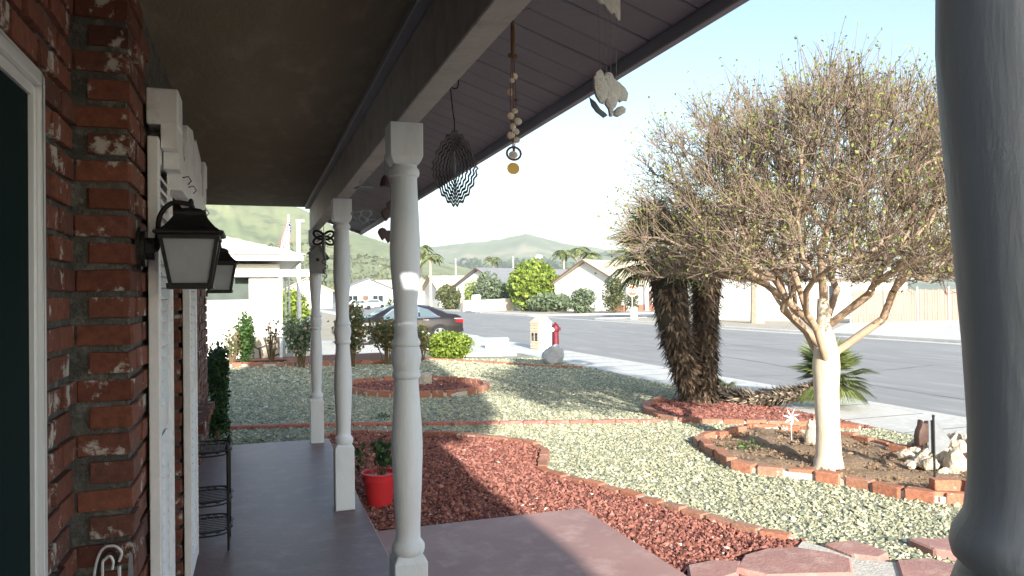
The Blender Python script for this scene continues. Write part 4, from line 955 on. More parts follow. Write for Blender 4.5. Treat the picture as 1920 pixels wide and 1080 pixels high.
# left-leaning and right trunk share one foot
lp_ = big_palm((1303,755),(1268,630),(1250,490),-.15,'shaggy dark palm trunk leaning to the left with fans showing beside the bare tree',34,(0,2*pi),1.15,.17,.31)
side_fans(lp_, palm_pt(1250,478,-.15), [(1,.35,.62),(1,.05,.60),(1,-.35,.70),(.8,.75,.6),(1,-.1,.66),(.9,-.6,.6)], leaf_fan)
big_palm((1326,757),(1322,630),(1326,505),.32,'shaggy dark palm trunk standing upright behind its leaning twin',18,(0,2*pi),.85,.16,.24)
b = GP(1345, 748); fpth = smooth_path([b+Vector((0,0,.05)), P(1400,748,dp-.2), P(1470,742,dp-.35), P(1535,728,dp-.5), P(1560,705,dp-.5)], 7)
fp = thing('fallen_palm', tuple(b), 'palm trunk lying along the ground with a grey shaggy stem and a green fan head', 'palm tree')
rr = [.13]*len(fpth); MB().tube(fpth, .115, 10).build('trunk', MATS['palm_core'], fp, smooth=True); boots(fp, fpth, rr, 1600, boot_grey, .07, .5)
fan_crown(fp, fpth[-1], .48, 46, leaf_fan, (-.7,1.4), .24, nb=40, droop=.12, bw=.018)
g_ = GP(1358, 746); pp = thing('palm_offshoot', tuple(g_), 'small dark green palm shoot at the foot of the shaggy trunks', 'palm')
MB().tube([g_-Vector((0,0,.03)),g_+Vector((0,0,.12))],[.07,.05],8).build('stem', MATS['palm_core'], pp); fan_crown(pp, g_+Vector((0,0,.10)), .22, 16, leaf_palm, (.1,1.3), .12, nb=14, droop=.05)
def feather_palm(base, h, r, label, trunk_r=.22, nf=16, group=None, m=leaf_palm, name='palm_tree', lean=0):
    b = Vector(base); pm = thing(name, tuple(b), label, 'palm tree', group); t = b+Vector((lean,0,h))
    MB().tube([b, b.lerp(t,.5), t],[trunk_r*1.1,trunk_r*.8,trunk_r*.7],8).build('trunk', boot_far, pm, smooth=True)
    for k in range(nf):
        a = 2*pi*k/nf+random.uniform(-.2,.2); el = random.uniform(.1,1.1); L = r*random.uniform(.9,1.1); vs, fs = [], []
        hd = Vector((cos(a),sin(a),0)); N = 12; ptsf = []
        for j in range(N+1):
            s_ = j/N; ptsf.append(t+hd*L*s_*cos(el*(1-.4*s_))+Vector((0,0,L*(sin(el)*s_*1.15-1.25*s_*s_*(.6+.3*sin(el))))))
        sd = Vector((-hd.y,hd.x,0))
        for j in range(N):
            w0 = .20*r*sin(pi*(.12+.85*j/N))
            for sg in (-1,1):
                p, q = ptsf[j], ptsf[j+1]; e = p.lerp(q,.9)+sd*sg*w0-Vector((0,0,w0*.6)); b0 = len(vs); vs += [p,q,e,p.lerp(q,.3)+sd*sg*w0*.55]; fs.append((b0,b0+1,b0+2,b0+3))
        np_mesh('frond', [tuple(v) for v in vs], fs, m, pm, rnd=np.repeat(RNG.random(len(vs)//4),4))
    return pm
boot_far = mat('far_palm_trunk', (.50,.42,.32), (.38,.30,.22), 3, .9)
def FBp(px, py, cap=1e9):
    p = PZ(px, py, -.27); d = (p-CAM).dot(FF)
    if d > cap: r = ray(px, py); q = CAM+r*cap; return Vector((q.x,q.y,-.27))
    return p
p = FBp(790,580,100); feather_palm(p, 8.2, 2.3, 'tall palm with drooping fronds, the left of the pair past the parked car')
p = FBp(808,578,96); feather_palm(p, 6.8, 2.1, 'shorter pale-trunked palm of the pair past the parked car')
for px, py, h_, l_ in ((1058,560,8.2,'palm rising behind the tan roof, beside a gap in the ridge'),(1088,560,8.6,'bushy palm crown in the middle of the clump behind the tan roof'),(1108,560,7.9,'palm at the far end of the clump behind the tan roof')):
    p = FBp(px,py,115); feather_palm(p, h_, 2.2, l_, nf=20)
p = FBp(925,560,150); feather_palm(p, 9.0, 2.4, 'small distant palm above the grey roof', nf=14)
p = FBp(1420,603,43); feather_palm(p, 7.5, 2.6, 'thick rough palm trunk on the gravel across the street', trunk_r=.36, nf=18)

def bush(px0, px1, py0, py1, label, m, d=None, cat='bush', n=1800, size=None, base=None, k=40, name='bush', depth=1.0, shell=.8, spread=.22, stem=True):
    cx = (px0+px1)/2
    if base is None: base = FBp(cx, py1, d or 1e9)
    dd = (base-CAM).dot(FF); u = dd/FPX; w_ = (px1-px0)*u/2; h_ = CAM.z-(py0-(554-.0122*(cx-960)))*u - base.z
    o = thing(name, tuple(base), label, cat); c = base+Vector((0,0,h_*.52))
    pts = clump_pts(c, (w_,w_*depth,h_*.52), n, k, spread, shell); pts = pts[pts[:,2] > base.z]
    leaves('foliage', pts, size or w_*.12, m, o, .65)
    if stem: MB().tube([base-Vector((0,0,.05)), base+Vector((0,0,h_*.6))], max(.02,w_*.06), 6).build('stem', stem_mat, o)
    return o
bush(798,884,626,673,'rounded bright lime-green bush beside the pale driveway',leaf_lime,base=PZ(841,672,-.22),n=5200,size=.042,k=90,spread=.2)
bush(820,868,538,576,'clipped boxy olive bush on the corner across the street',leaf_olive,100,n=2600,k=60)
bush(870,900,527,562,'yellow-green shrub in front of the white gable',leaf_lime,92,n=1200)
bush(893,940,516,562,'loose grey-green shrub beside the grey-roofed house',leaf_sage,90,n=1400,spread=.3)
bush(930,962,535,560,'low bright green shrub by the tan wall',leaf_green,90,n=900)
bush(957,1044,493,581,'large rounded yellow-green tree standing before the tan-roofed house',leaf_lime,86,'tree',n=5200,k=120,size=.26,name='round_tree',spread=.16)
bush(994,1070,553,583,'low flat sage-green hedge on the corner lot',leaf_sage,80,'hedge',n=3000,name='hedge',k=80)
bush(1070,1118,545,577,'round clipped sage shrub beside the brick porch',leaf_sage,71.5,n=1800,k=60)
bush(1132,1170,522,576,'tall yellow-green clipped shrub just before the stop sign',leaf_olive,70.5,n=1800,k=60)
bush(1172,1200,528,576,'tall clipped shrub at the doorway behind the stop sign',leaf_olive,71,n=1500,k=60)
bush(520,578,546,592,'yellow-green clipped hedge behind the white pole',leaf_lime,44,'hedge',n=2600,name='hedge',k=90,spread=.14)
for k_, (a_, b_, c_, d_, l_, m_) in enumerate(((655,735,508,535,'dark clump of trees beyond the far roofs',leaf_dark),(722,742,560,580,'green shrub beside the far white car',leaf_green),(640,662,520,548,'distant dark tree at the end of the street',leaf_green),(960,985,478,500,'distant dark tree above the grey roof',leaf_dark))):
    bush(a_,b_,c_,d_+20,l_,m_,[210,75,190,160][k_],'tree',n=900,name='distant_tree')
# rose bushes at the far edge of the gravel
def rose(px, py0, py1, wpx, label, flowers, m=leaf_rose, n=650, fl=14):
    g = GP(px, py1); u = (g-CAM).dot(FF)/FPX; h_ = (py1-py0)*u; r_ = wpx*u/2; o = thing('rose_bush', tuple(g), label, 'rose bush')
    st = MB(); lp = []
    for k in range(13):
        a = random.uniform(0,2*pi); e = g+Vector((r_*random.uniform(.2,.9)*cos(a), r_*random.uniform(.2,.9)*sin(a), h_*random.uniform(.6,1))); m1 = g.lerp(e,.5)+Vector((random.gauss(0,.06),random.gauss(0,.06),.1))
        ps_ = smooth_path([g+Vector((.05*cos(a),.05*sin(a),-.03)),m1,e],4); st.tube(ps_,[.014]*4+[.008]*(len(ps_)-4),5)
        for _ in range(n//13):
            t = random.uniform(.38,1.02); q = g.lerp(m1,t*2) if t < .5 else m1.lerp(e,(t-.5)*2); lp.append(q+Vector((random.gauss(0,r_*.2),random.gauss(0,r_*.2),random.gauss(0,h_*.06))))
    st.build('canes', stem_mat, o); leaves('foliage', np.array([tuple(v) for v in lp]), .042, m, o, .65)
    for k in range(fl):
        q = random.choice(lp)+Vector((0,-.05,.03)); s_ = random.uniform(.022,.045); MB().ball(q, s_, s_, s_*.8, 7, 5).build('bloom', flowers[k % len(flowers)], o, smooth=True)
rose(566,592,690,66,'leggy rose bush with pale blooms before the cream house wall',[petal_white,petal_pink],leaf_sage,1500)
rose(662,560,688,70,'tall rose bush with a large white bloom between two porch posts',[petal_white,petal_white,petal_pink],leaf_rose,1900,18)
rose(726,596,684,80,'rust-leaved rose bush in front of the dark car',[petal_pink],leaf_rose,1500,10)
rose(790,600,676,40,'thin reddish rose bush beside the middle post',[petal_white],leaf_rose,500,5)
rose(508,590,686,34,'bare-stemmed shrub against the stone veneer',[petal_white],leaf_rose,70,3)
rose(436,612,688,36,'sparse dark shrub before the cream wall',[petal_pink],leaf_rose,220,2)
bush(444,476,593,684,'narrow bright green upright shrub against the cream wall',leaf_green,base=GP(460,684),n=2400,size=.035,depth=1.0,k=70)
# small weeds
def tuft(px, py, r, h, label, m, n=60):
    g = GP(px, py); o = thing('weed_tuft', (g.x,g.y,g.z+.04), label, 'weed'); pts = np.array(g)+[0,0,.06]+RNG.normal(0,1,(n,3))*[r,r,h]; pts[:,2] = np.maximum(pts[:,2], g.z+.03); leaves('foliage', pts, .022, m, o, .4)
tuft(1402,848,.07,.03,'green weed tuft in the soil bed beside the brick edging',leaf_green,90)
tuft(716,788,.07,.02,'small green weeds in the shaded gravel',leaf_green,50)

# ================================================================== GARDEN ORNAMENTS
g_ = GP(1485, 838); u_ = (g_-CAM).dot(FF)/FPX; zc = g_.z+(838-781)*u_
pw = thing('pinwheel', tuple(g_), 'white seven-petal pinwheel on a thin stick in the soil bed', 'pinwheel')
MB().tube([g_-Vector((0,0,.05)), (g_.x-.01,g_.y,zc)],.0035,6).build('stick', sign_white, pw)
for k in range(7):
    a = 2*pi*k/7+.2; d1 = Vector((cos(a)*.946,-cos(a)*.324,sin(a))); d2 = Vector((cos(a+.45)*.946,-cos(a+.45)*.324,sin(a+.45))); c = Vector((g_.x-.01,g_.y-.012,zc)); R_ = 17*u_
    MB().prism([c, c+d1*R_*.62, c+(d1+d2*.3).normalized()*R_, c+d2*R_*.45+Vector((0,-.012,0))],(0,.002,0)).build('petal', petal_blue if k % 2 else sign_white, pw)
g_ = GP(1522, 838); u_ = (g_-CAM).dot(FF)/FPX
ct = thing('cat_statue', (g_.x,g_.y,g_.z+.03), 'cream stone cat statue sitting beside the pale tree trunk', 'statue'); h_ = 46*u_; bz = g_.z+.03
MB().lathe((g_.x,g_.y,bz), [(.05,0),(.075,.02),(.078,h_*.25),(.066,h_*.5),(.045,h_*.62),(.05,h_*.72),(.052,h_*.82),(.035,h_*.93),(.01,h_*.97)], 14).build('body', rock_cream, ct, smooth=True)
for s_ in (-1,1): MB().frust((g_.x+s_*.03,g_.y-.01,bz+h_*.86), [(.016,.01,0),(.010,.007,.03),(.001,.001,.055)]).build('ear', rock_cream, ct); MB().ball((g_.x+s_*.035,g_.y-.06,bz+.025),.022,.035,.024,8,6).build('paw', rock_cream, ct, smooth=True)
# rough rocks
def rock_mesh(m, seed, sub=3):
    rn_ = random.Random(seed); bm = bmesh.new(); bmesh.ops.create_icosphere(bm, subdivisions=sub, radius=1)
    dirs = [(Vector((rn_.gauss(0,1),rn_.gauss(0,1),rn_.gauss(0,1))).normalized(), rn_.uniform(.55,.95)) for _ in range(11)]
    for v in bm.verts:
        n = v.co.normalized(); r = 1.0
        for d, k in dirs:
            c = n.dot(d)
            if c > k*.8: r = min(r, k/max(c,.3))
        v.co = n*r*(1+.05*sin(7*n.x+3*n.y+rn_.uniform(-.9,.9))+(.05*rn_.uniform(-1,1) if m is rock_cream else 0))
    me = bpy.data.meshes.new('rock'); bm.to_mesh(me); bm.free(); me.materials.append(m); return me
RK = [rock_mesh(rock_cream, 50+k) for k in range(4)]
rl = [(1702,868,26,20),(1730,878,30,26),(1764,878,32,34),(1795,888,36,40),(1722,850,26,22),(1790,858,36,44),(1830,866,42,50),(1850,890,40,40),(1748,858,26,30),(1812,846,26,30),(1770,894,20,14),(1706,880,16,14),(1745,884,20,22),(1780,872,22,30),(1810,880,24,30),(1716,862,18,20),(1798,868,24,36),(1736,866,18,22)]
for k, (px,py,w_,h_) in enumerate(rl):
    g = GP(px, py+4); u = (g-CAM).dot(FF)/FPX
    o = link('rock', RK[k % 4], None, (g.x,g.y,g.z+h_*u*.42+.03), (random.uniform(-.3,.3),random.uniform(-.3,.3),random.uniform(0,6)), (w_*u*.75,w_*u*.65,h_*u*.75)); tag(o, 'cream rough rock heaped at the end of the soil bed by the black stake', 'rock', 'cream rocks heaped in the soil bed')
g_ = GP(1752, 908); u_ = (g_-CAM).dot(FF)/FPX
sk = thing('yard_sign', (g_.x,g_.y,g_.z), 'grey metal yard sign on a black stake in front of the rocks', 'sign')
X2 = lambda px, py, dd=0: P(px, py, (g_-CAM).dot(FF)+dd)
MB().tube([X2(1753,912),X2(1750,782)],.010,8).build('stake', black_iron, sk); MB().ball(X2(1750,780),.013).build('finial', black_iron, sk)
MB().prism([X2(a,b,.02) for a,b in ((1741,790),(1752,786),(1783,826),(1779,838),(1754,854),(1742,846))],(0,.006,0)).build('panel', wood_grey, sk)  # the panel's shade is put into its colour with a darker grey
g2 = GP(1730, 862); d2 = (g2-CAM).dot(FF)
ca = thing('iron_cat', tuple(g2), 'brown iron cat-head ornament with pointed ears behind the grey sign', 'ornament')
outl = [(1715,836),(1713,818),(1716,806),(1722,797),(1724,786),(1728,792),(1738,793),(1743,789),(1745,796),(1752,808),(1754,826),(1748,838),(1736,831),(1724,834)]
blob('head', [( (P(a,b,d2)).x, (P(a,b,d2)).z) for a,b in outl], cat_brown, ca, g2.y, .09)
MB().tube([(g2.x,g2.y,g2.z-.03),(g2.x,g2.y,P(1735,830,d2).z)],.008,6).build('stake', black_iron, ca)
g_ = GP(1812, 886); fl_ = thing('silk_flowers', tuple(g_), 'red artificial flowers with dark leaves tucked between the cream rocks', 'flowers'); u_ = (g_-CAM).dot(FF)/FPX
for px, py, r, m_ in ((1812,862,6,petal_red),(1804,867,6,petal_red),(1820,866,4,petal_red),(1808,870,3,petal_white)): MB().ball(P(px,py,(g_-CAM).dot(FF)-.05), r*u_,r*u_,r*u_*.8,8,6).build('bloom', m_, fl_, smooth=True)
leaves('foliage', np.array(P(1824,872,(g_-CAM).dot(FF)))+RNG.normal(0,.03,(60,3)), .022, leaf_dark, fl_); MB().tube([g_,P(1810,868,(g_-CAM).dot(FF))],.004,5).build('stem', sign_white, fl_)
g_ = GP(797, 722); o = link('bed_rock', rock_mesh(rock_cream, 77), None, (g_.x,g_.y,g_.z+.10), (0,0,.4), (.20,.16,.14)); tag(o, 'pale rock resting in the oval lava rock bed', 'rock')
g_ = PZ(1036, 683, -.24); o = link('boulder', rock_mesh(rock_grey, 81), None, (g_.x,g_.y,g_.z+.24), (.1,.2,.7), (.31,.28,.30)); tag(o, 'smooth grey boulder at the corner of the gravel beside the hydrant', 'boulder')

# ================================================================== ALONG THE STREET
g_ = PZ(1015, 654, -.255); u_ = (g_-CAM).dot(FF)/FPX; x, y, z = g_
mbx = thing('mailbox_house', (x,y,z), 'white and tan house-shaped mailbox pillar with two dark little windows', 'mailbox')
hw = .24; R0 = radians(14)
def rot(px_, py_): return (x+px_*cos(R0)-py_*sin(R0), y+px_*sin(R0)+py_*cos(R0))
MB().frust((x,y,z), [(hw,hw,0),(hw,hw,.86)], R0).build('body', white_wall, mbx)
q = [(*rot(-hw-.04,-hw-.03),z+.86),(*rot(hw+.04,-hw-.03),z+.86),(*rot(0,-hw-.03),z+1.06)]; v_ = Vector((*rot(0,hw+.06),0))-Vector((*rot(0,-hw),0)); MB().prism(q, v_).build('roof', siding, mbx)
for k in range(9):
    a, b = rot(-hw-.012,0); MB().obox((a,b,z+.06+k*.095),(.012*cos(R0),.012*sin(R0),0),(-hw*sin(R0),hw*cos(R0),0),(.006*cos(R0),.006*sin(R0),.04)).build('siding_board', siding, mbx)
for s_ in (-.10,.10):
    a, b = rot(-hw-.028, s_); MB().obox((a,b,z+.40),(.008*cos(R0),.008*sin(R0),0),(-.05*sin(R0),.05*cos(R0),0),(0,0,.13)).build('window', glass_dark, mbx)
g_ = PZ(1042, 650, -.255); x, y, z = g_
hy = thing('fire_hydrant', (x,y,z), 'dark red fire hydrant with a white side cap beside the mailbox', 'hydrant')
MB().lathe((x,y,z), [(.17,0),(.17,.03),(.12,.04),(.115,.10),(.105,.5),(.125,.52),(.135,.56),(.135,.64),(.12,.70),(.08,.76),(.03,.79),(.03,.83)], 16).build('barrel', hyd_red, hy, smooth=True)
MB().tube([(x-.1,y-.03,z+.58),(x-.24,y-.08,z+.58)],.075,12).build('side_cap', sign_white, hy); MB().tube([(x+.1,y,z+.6),(x+.18,y-.02,z+.6)],.055,12).build('outlet', hyd_red, hy)
g_ = PZ(932, 652, -.255); u_ = (g_-CAM).dot(FF)/FPX; x, y, z = g_
ub = thing('utility_box', (x,y,z), 'low white utility box on the pale driveway', 'utility box'); MB().frust((x,y,z), [(.40,.26,0),(.38,.24,.26)], -.3).build('base', vent_white, ub, bevel=.02); MB().frust((x,y,z), [(.41,.27,.262),(.39,.25,.33)], -.3).build('lid', white_paint, ub, bevel=.02)
# stop sign
g_ = Vector((24.7,46.4,-.27)); ss = thing('stop_sign', tuple(g_), 'red and white octagonal stop sign on a thin post across the street', 'sign')
x, y = g_.x, g_.y; yaw_s = -.25; fx, fy = sin(yaw_s), -cos(yaw_s)   # facing direction
ex = Vector((cos(yaw_s), sin(yaw_s), 0)); fz = Vector((fx,fy,0)); zc = 1.5-(545-551)/FPX*(g_-CAM).dot(FF)
def octa(r, off_): return [Vector((x,y,zc))+fz*off_+ex*(r*cos(pi/8+k*pi/4))+Vector((0,0,r*sin(pi/8+k*pi/4))) for k in range(8)]
MB().tube([g_-Vector((0,0,.1)), (x,y,zc+.35)],.035,8).build('post', galv, ss)
fc = MB().prism(octa(.41,.05), fz*.01).build('border', sign_white, ss); MB().prism(octa(.375,.0605), fz*.003).build('face', sign_red, fc)
cu = bpy.data.curves.new('stop_text','FONT'); cu.body = 'STOP'; cu.size = .36; cu.align_x = 'CENTER'; cu.align_y = 'CENTER'; cu.extrude = .002; cu.offset = .012
to = bpy.data.objects.new('t', cu); COL.objects.link(to); dg = bpy.context.evaluated_depsgraph_get(); me = bpy.data.meshes.new_from_object(to.evaluated_get(dg)); bpy.data.objects.remove(to); me.materials.clear(); me.materials.append(sign_white)
lo = bpy.data.objects.new('lettering', me); COL.objects.link(lo); lo.parent = fc; mt = Matrix((ex, Vector((0,0,1)), fz)).transposed().to_4x4(); mt.translation = Vector((x,y,zc))+fz*.067-g_; lo.matrix_local = mt
for px, py, w_, h_, l_ in ((1189,598,.35,.85,'small white marker box beside the stop sign post'),(893,583,.75,1.9,'white pillar box on the corner across the street')):
    g = PZ(px, py, -.268) if px > 1000 else FBp(px, py, 82); o = thing('marker_box', tuple(g), l_, 'box'); MB().frust(tuple(g), [(w_/2,w_/2,0),(w_/2,w_/2,h_*.9),(w_/2.6,w_/2.6,h_)], .3).build('body', white_paint, o); MB().frust((g.x,g.y,g.z+h_*.88), [(w_/1.9,w_/1.9,0),(w_/1.9,w_/1.9,h_*.03)], .3).build('rim', galv, o)
# pole, lamp post, utility poles, flag
g = P(561, 600, 27); g.z = -.27; fpz = 1.5+(559-415)/FPX*27
po = thing('white_pole', tuple(g), 'tall white pole with a bracket standing beyond the cream house', 'pole'); MB().tube([g, (g.x,g.y,fpz)],[.085,.075],10).build('shaft', white_paint, po, smooth=True); MB().box(g.x-.08,g.x+.2,g.y-.04,g.y+.04,fpz-.02,fpz+.06).build('bracket', white_paint, po)
g = P(536, 600, 24); g.z = -.27; lpz = 1.5+(559-520)/FPX*24
po = thing('garden_lamp', tuple(g), 'thin white lamp post with a small lantern before the clipped hedge', 'lamp post'); MB().tube([g,(g.x,g.y,lpz-.1)],.03,8).build('shaft', white_paint, po); MB().frust((g.x,g.y,lpz-.1), [(.05,.05,0),(.09,.09,.22),(.11,.11,.23),(.02,.02,.32)]).build('lantern', frost, po)
for px, y0, d_, l_ in ((855,486,150,'distant bare utility pole above the far roofs'),(693,524,140,'short distant pole among the far white houses'),(963,484,130,'thin pole on the grey roofline')):
    g = P(px, 560, d_); g.z = -.3; po = thing('utility_pole', tuple(g), l_, 'pole'); zt_ = 1.5+(556-y0)/FPX*d_; MB().tube([g,(g.x,g.y,zt_)],[.18,.12],7).build('shaft', galv, po); MB().tube([(g.x,g.y,zt_-.02),(g.x,g.y,zt_+.1)],.14,7).build('cap', galv, po)
# flag on a short staff behind the cream roof
fd = 29.0; tip = P(541,402,fd); ft = thing('flag', (tip.x,tip.y,-.27), 'United States flag hanging limp on a white staff behind the pale roof', 'flag')
MB().tube([(tip.x,tip.y,-.27),tip],.035,8).build('staff', white_paint, ft)
uu = fd/FPX; NX, NY = 10, 13; fw, fh = 15*uu, 54*uu
def fpos(i, j):                                # i across the thirteen stripes, j along the fly: the flag hangs limp and aslant
    s_ = 1-i/NY; t = j/NX; px = 537-14*t + s_*(9+9*t**.7) + 1.2*sin(7*t+4*s_)
    return P(px, 415+53*t+3*s_*(1-t), fd-.05+.04*sin(9*s_+3*t))
for i in range(NY):
    for a_, b_, m_ in (((0,4,flag_blue),(4,10,flag_red if i % 2 == 0 else flag_white)) if i < 7 else ((0,10,flag_red if i % 2 == 0 else flag_white),)):
        mb = MB()
        for j in range(a_, b_): mb.add([fpos(i,j),fpos(i+1,j),fpos(i+1,j+1),fpos(i,j+1)],[(0,1,2,3)])
        mb.build('canton_strip' if m_ is flag_blue else 'stripe', m_, ft)
mb = MB()
for i in range(7):
    for j in range(4):
        c = (fpos(i,j)+fpos(i+1,j+1))/2+Vector((0,-.012,0)); s_ = .018; mb.add([c+Vector((s_*sin(2*pi*k/10)*(1 if k % 2 == 0 else .45),0,s_*cos(2*pi*k/10)*(1 if k % 2 == 0 else .45))) for k in range(10)],[tuple(range(10))])
mb.build('stars', flag_white, ft)

# ---- parked sedan
def sedan(x_rear, yc, z, label):
    """nose towards -X"""
    car = thing('parked_sedan', (x_rear-2.4, yc, z), label, 'car'); LN = 4.85
    # stations from rear (s=0) to nose: s, z_low, z_belt, z_top, half width, half width top
    ST = [(0,.46,.78,.86,.66,.58),(.05,.36,.86,.97,.80,.70),(.25,.28,.92,1.06,.88,.78),(.62,.24,.94,1.12,.905,.74),(.95,.23,.94,1.26,.915,.68),(1.35,.22,.93,1.40,.92,.62),(1.8,.21,.92,1.455,.92,.60),(2.3,.21,.91,1.46,.92,.60),(2.75,.21,.90,1.40,.92,.61),(3.15,.22,.89,1.22,.92,.66),(3.5,.22,.88,1.02,.915,.74),(3.75,.23,.86,.96,.91,.76),(4.2,.24,.82,.90,.89,.74),(4.55,.26,.74,.82,.84,.68),(4.78,.32,.64,.72,.72,.56),(4.85,.40,.56,.62,.58,.46)]
    vs, fs = [], []
    for s_, zl, zb, zt, w_, wt in ST:
        X = x_rear-s_; half = [(w_*.86,zl),(w_*.97,zl+.06),(w_,zl+(zb-zl)*.45),(w_*.985,zb-.06),(w_*.95,zb),(wt+(w_*.95-wt)*.12,zt-.04),(wt*.86,zt),(0,zt+.015)]
        ring = [(X,yc-a,z+b) for a,b in half]+[(X,yc+a,z+b) for a,b in half[-2::-1]]; vs += ring
    n = 15
    for i in range(len(ST)-1):
        for k in range(n-1): fs.append((i*n+k,i*n+k+1,(i+1)*n+k+1,(i+1)*n+k))
        fs.append((i*n+n-1,i*n,(i+1)*n,(i+1)*n+n-1))
    fs.append(tuple(range(n))); fs.append(tuple((len(ST)-1)*n+k for k in range(n))[::-1])
    MB().add(vs, fs).build('body', car_paint, car, smooth=True)
    S_ = np.array([a[0] for a in ST])
    def ip(col, s_): return float(np.interp(s_, S_, [a[col] for a in ST]))
    def side(s_, h, sg, o_=.006):               # h 0..1 from belt to roof edge
        zb, zt, w_, wt = ip(2,s_), ip(3,s_), ip(4,s_), ip(5,s_); a0, a1 = w_*.95, wt+(w_*.95-wt)*.12; return (x_rear-s_, yc+sg*(a0+(a1-a0)*h+o_), z+zb+(zt-.04-zb)*h)
    def pane(lst, sg, name, m, o_=.008, par=None): return MB().prism([side(a,h,sg,o_) for a,h in lst], (0,sg*.004,0)).build(name, m, par or car)
    for sg in (-1,1):
        tr = pane([(.92,.10),(1.05,.30),(1.38,.78),(1.75,.93),(2.35,.93),(2.75,.86),(3.05,.55),(3.32,.08)], sg, 'window_trim', chrome, .006)
        pane([(1.05,.16),(1.16,.34),(1.42,.72),(1.72,.86),(1.72,.14)], sg, 'window', car_glass, .013); pane([(1.78,.14),(1.78,.87),(2.12,.88),(2.12,.13)], sg, 'window', car_glass, .013); pane([(2.18,.13),(2.18,.88),(2.36,.87),(2.72,.79),(2.98,.50),(3.2,.13)], sg, 'window', car_glass, .013)
        for s0 in (.98, 3.80):
            cx_ = x_rear-s0; cy_ = yc+sg*.86
            MB().tube([(cx_,yc+sg*.72,z+.335),(cx_,yc+sg*.925,z+.335)],.375,24).build('wheel_arch', rubber, car)
            wh = MB().tube([(cx_,yc+sg*.73,z+.325),(cx_,yc+sg*.935,z+.325)],.325,28).build('wheel', rubber, car, bevel=.02)
            MB().tube([(cx_,yc+sg*.936,z+.325),(cx_,yc+sg*.940,z+.325)],.235,24).build('rim', rubber, wh)
            sp = MB(); 
            for k in range(5):
                a = 2*pi*k/5+.3; d1 = Vector((cos(a),0,sin(a))); q = Vector((-sin(a),0,cos(a))); c = Vector((cx_,yc+sg*.944,z+.325)); sp.prism([c-q*.035,c+q*.035,c+d1*.225+q*.06,c+d1*.225-q*.06],(0,sg*.006,0))
            sp.tube([(cx_+.228*cos(t),yc+sg*.944,z+.325+.228*sin(t)) for t in np.linspace(0,2*pi,25)[:-1]],.014,5,closed=True); sp.build('spokes', chrome, wh)
        for s0 in (1.5, 2.55): MB().obox(side(s0,-.12,sg,.02),(.10,0,0),(0,.012,0),(0,0,.016)).build('door_handle', chrome, car)
        MB().ball((x_rear-3.2,yc+sg*1.02,z+.98),.09,.10,.065,8,6).build('mirror', car_paint, car, smooth=True)
        MB().prism([(x_rear+.012,yc+sg*.36,z+.80),(x_rear+.012,yc+sg*.74,z+.80),(x_rear-.06,yc+sg*.815,z+.82),(x_rear-.06,yc+sg*.815,z+.90),(x_rear-.01,yc+sg*.72,z+.90),(x_rear-.01,yc+sg*.36,z+.89)],(-.02,0,0)).build('tail_lamp', tail_red, car)
        MB().prism([(x_rear-.04,yc+sg*.86,z+.74),(x_rear-.36,yc+sg*.915,z+.78),(x_rear-.34,yc+sg*.915,z+.87),(x_rear-.05,yc+sg*.86,z+.86)],(0,-sg*.03,0)).build('tail_lamp', tail_red, car)
        MB().prism([(x_rear-.05,yc+sg*.85,z+.875),(x_rear-.42,yc+sg*.905,z+.885),(x_rear-.40,yc+sg*.90,z+.925),(x_rear-.06,yc+sg*.84,z+.92)],(0,-sg*.03,0)).build('chrome_strip', chrome, car)
    def top(s_, yy, o_=.012): return (x_rear-s_, yc+yy*ip(5,s_)*.84, z+ip(3,s_)+o_)
    MB().prism([top(.72,-1),top(1.32,-1),top(1.32,1),top(.72,1)],(0,0,.006)).build('rear_window', car_glass, car); MB().prism([top(2.82,-1),top(3.42,-1),top(3.42,1),top(2.82,1)],(0,0,.006)).build('windscreen', car_glass, car)
    MB().box(x_rear-.02,x_rear+.03,yc-.62,yc+.62,z+.38,z+.52).build('bumper', car_paint, car, bevel=.02); return car
sedan(7.55, 28.6, -.256, 'dark brown four-door sedan parked on the pale driveway')
# far parked white cars
for px, py, d_, l_ in ((672,566,112,'small distant white car parked by the far houses'),(700,566,128,'distant white car beside the green shrub')):
    g = P(px, py, d_); g.z = -.36; o = thing('distant_car', tuple(g), l_, 'car'); sd = [(-2.2,.3),(-2.2,.8),(-1.5,.95),(-.9,1.45),(.7,1.45),(1.4,.95),(2.2,.85),(2.25,.3)]
    MB().prism([(g.x+a,g.y-.85,g.z+b) for a,b in sd],(0,1.7,0)).build('body', white_paint, o, bevel=.06); MB().prism([(g.x+a,g.y-.86,g.z+b) for a,b in ((-1.3,.98),(-.85,1.38),(.62,1.38),(1.2,.98))],(0,-.02,0)).build('window', car_glass, o)
    for s_ in (-1.4,1.4): MB().tube([(g.x+s_,g.y-.9,g.z+.32),(g.x+s_,g.y-.7,g.z+.32)],.32,14).build('wheel', rubber, o)
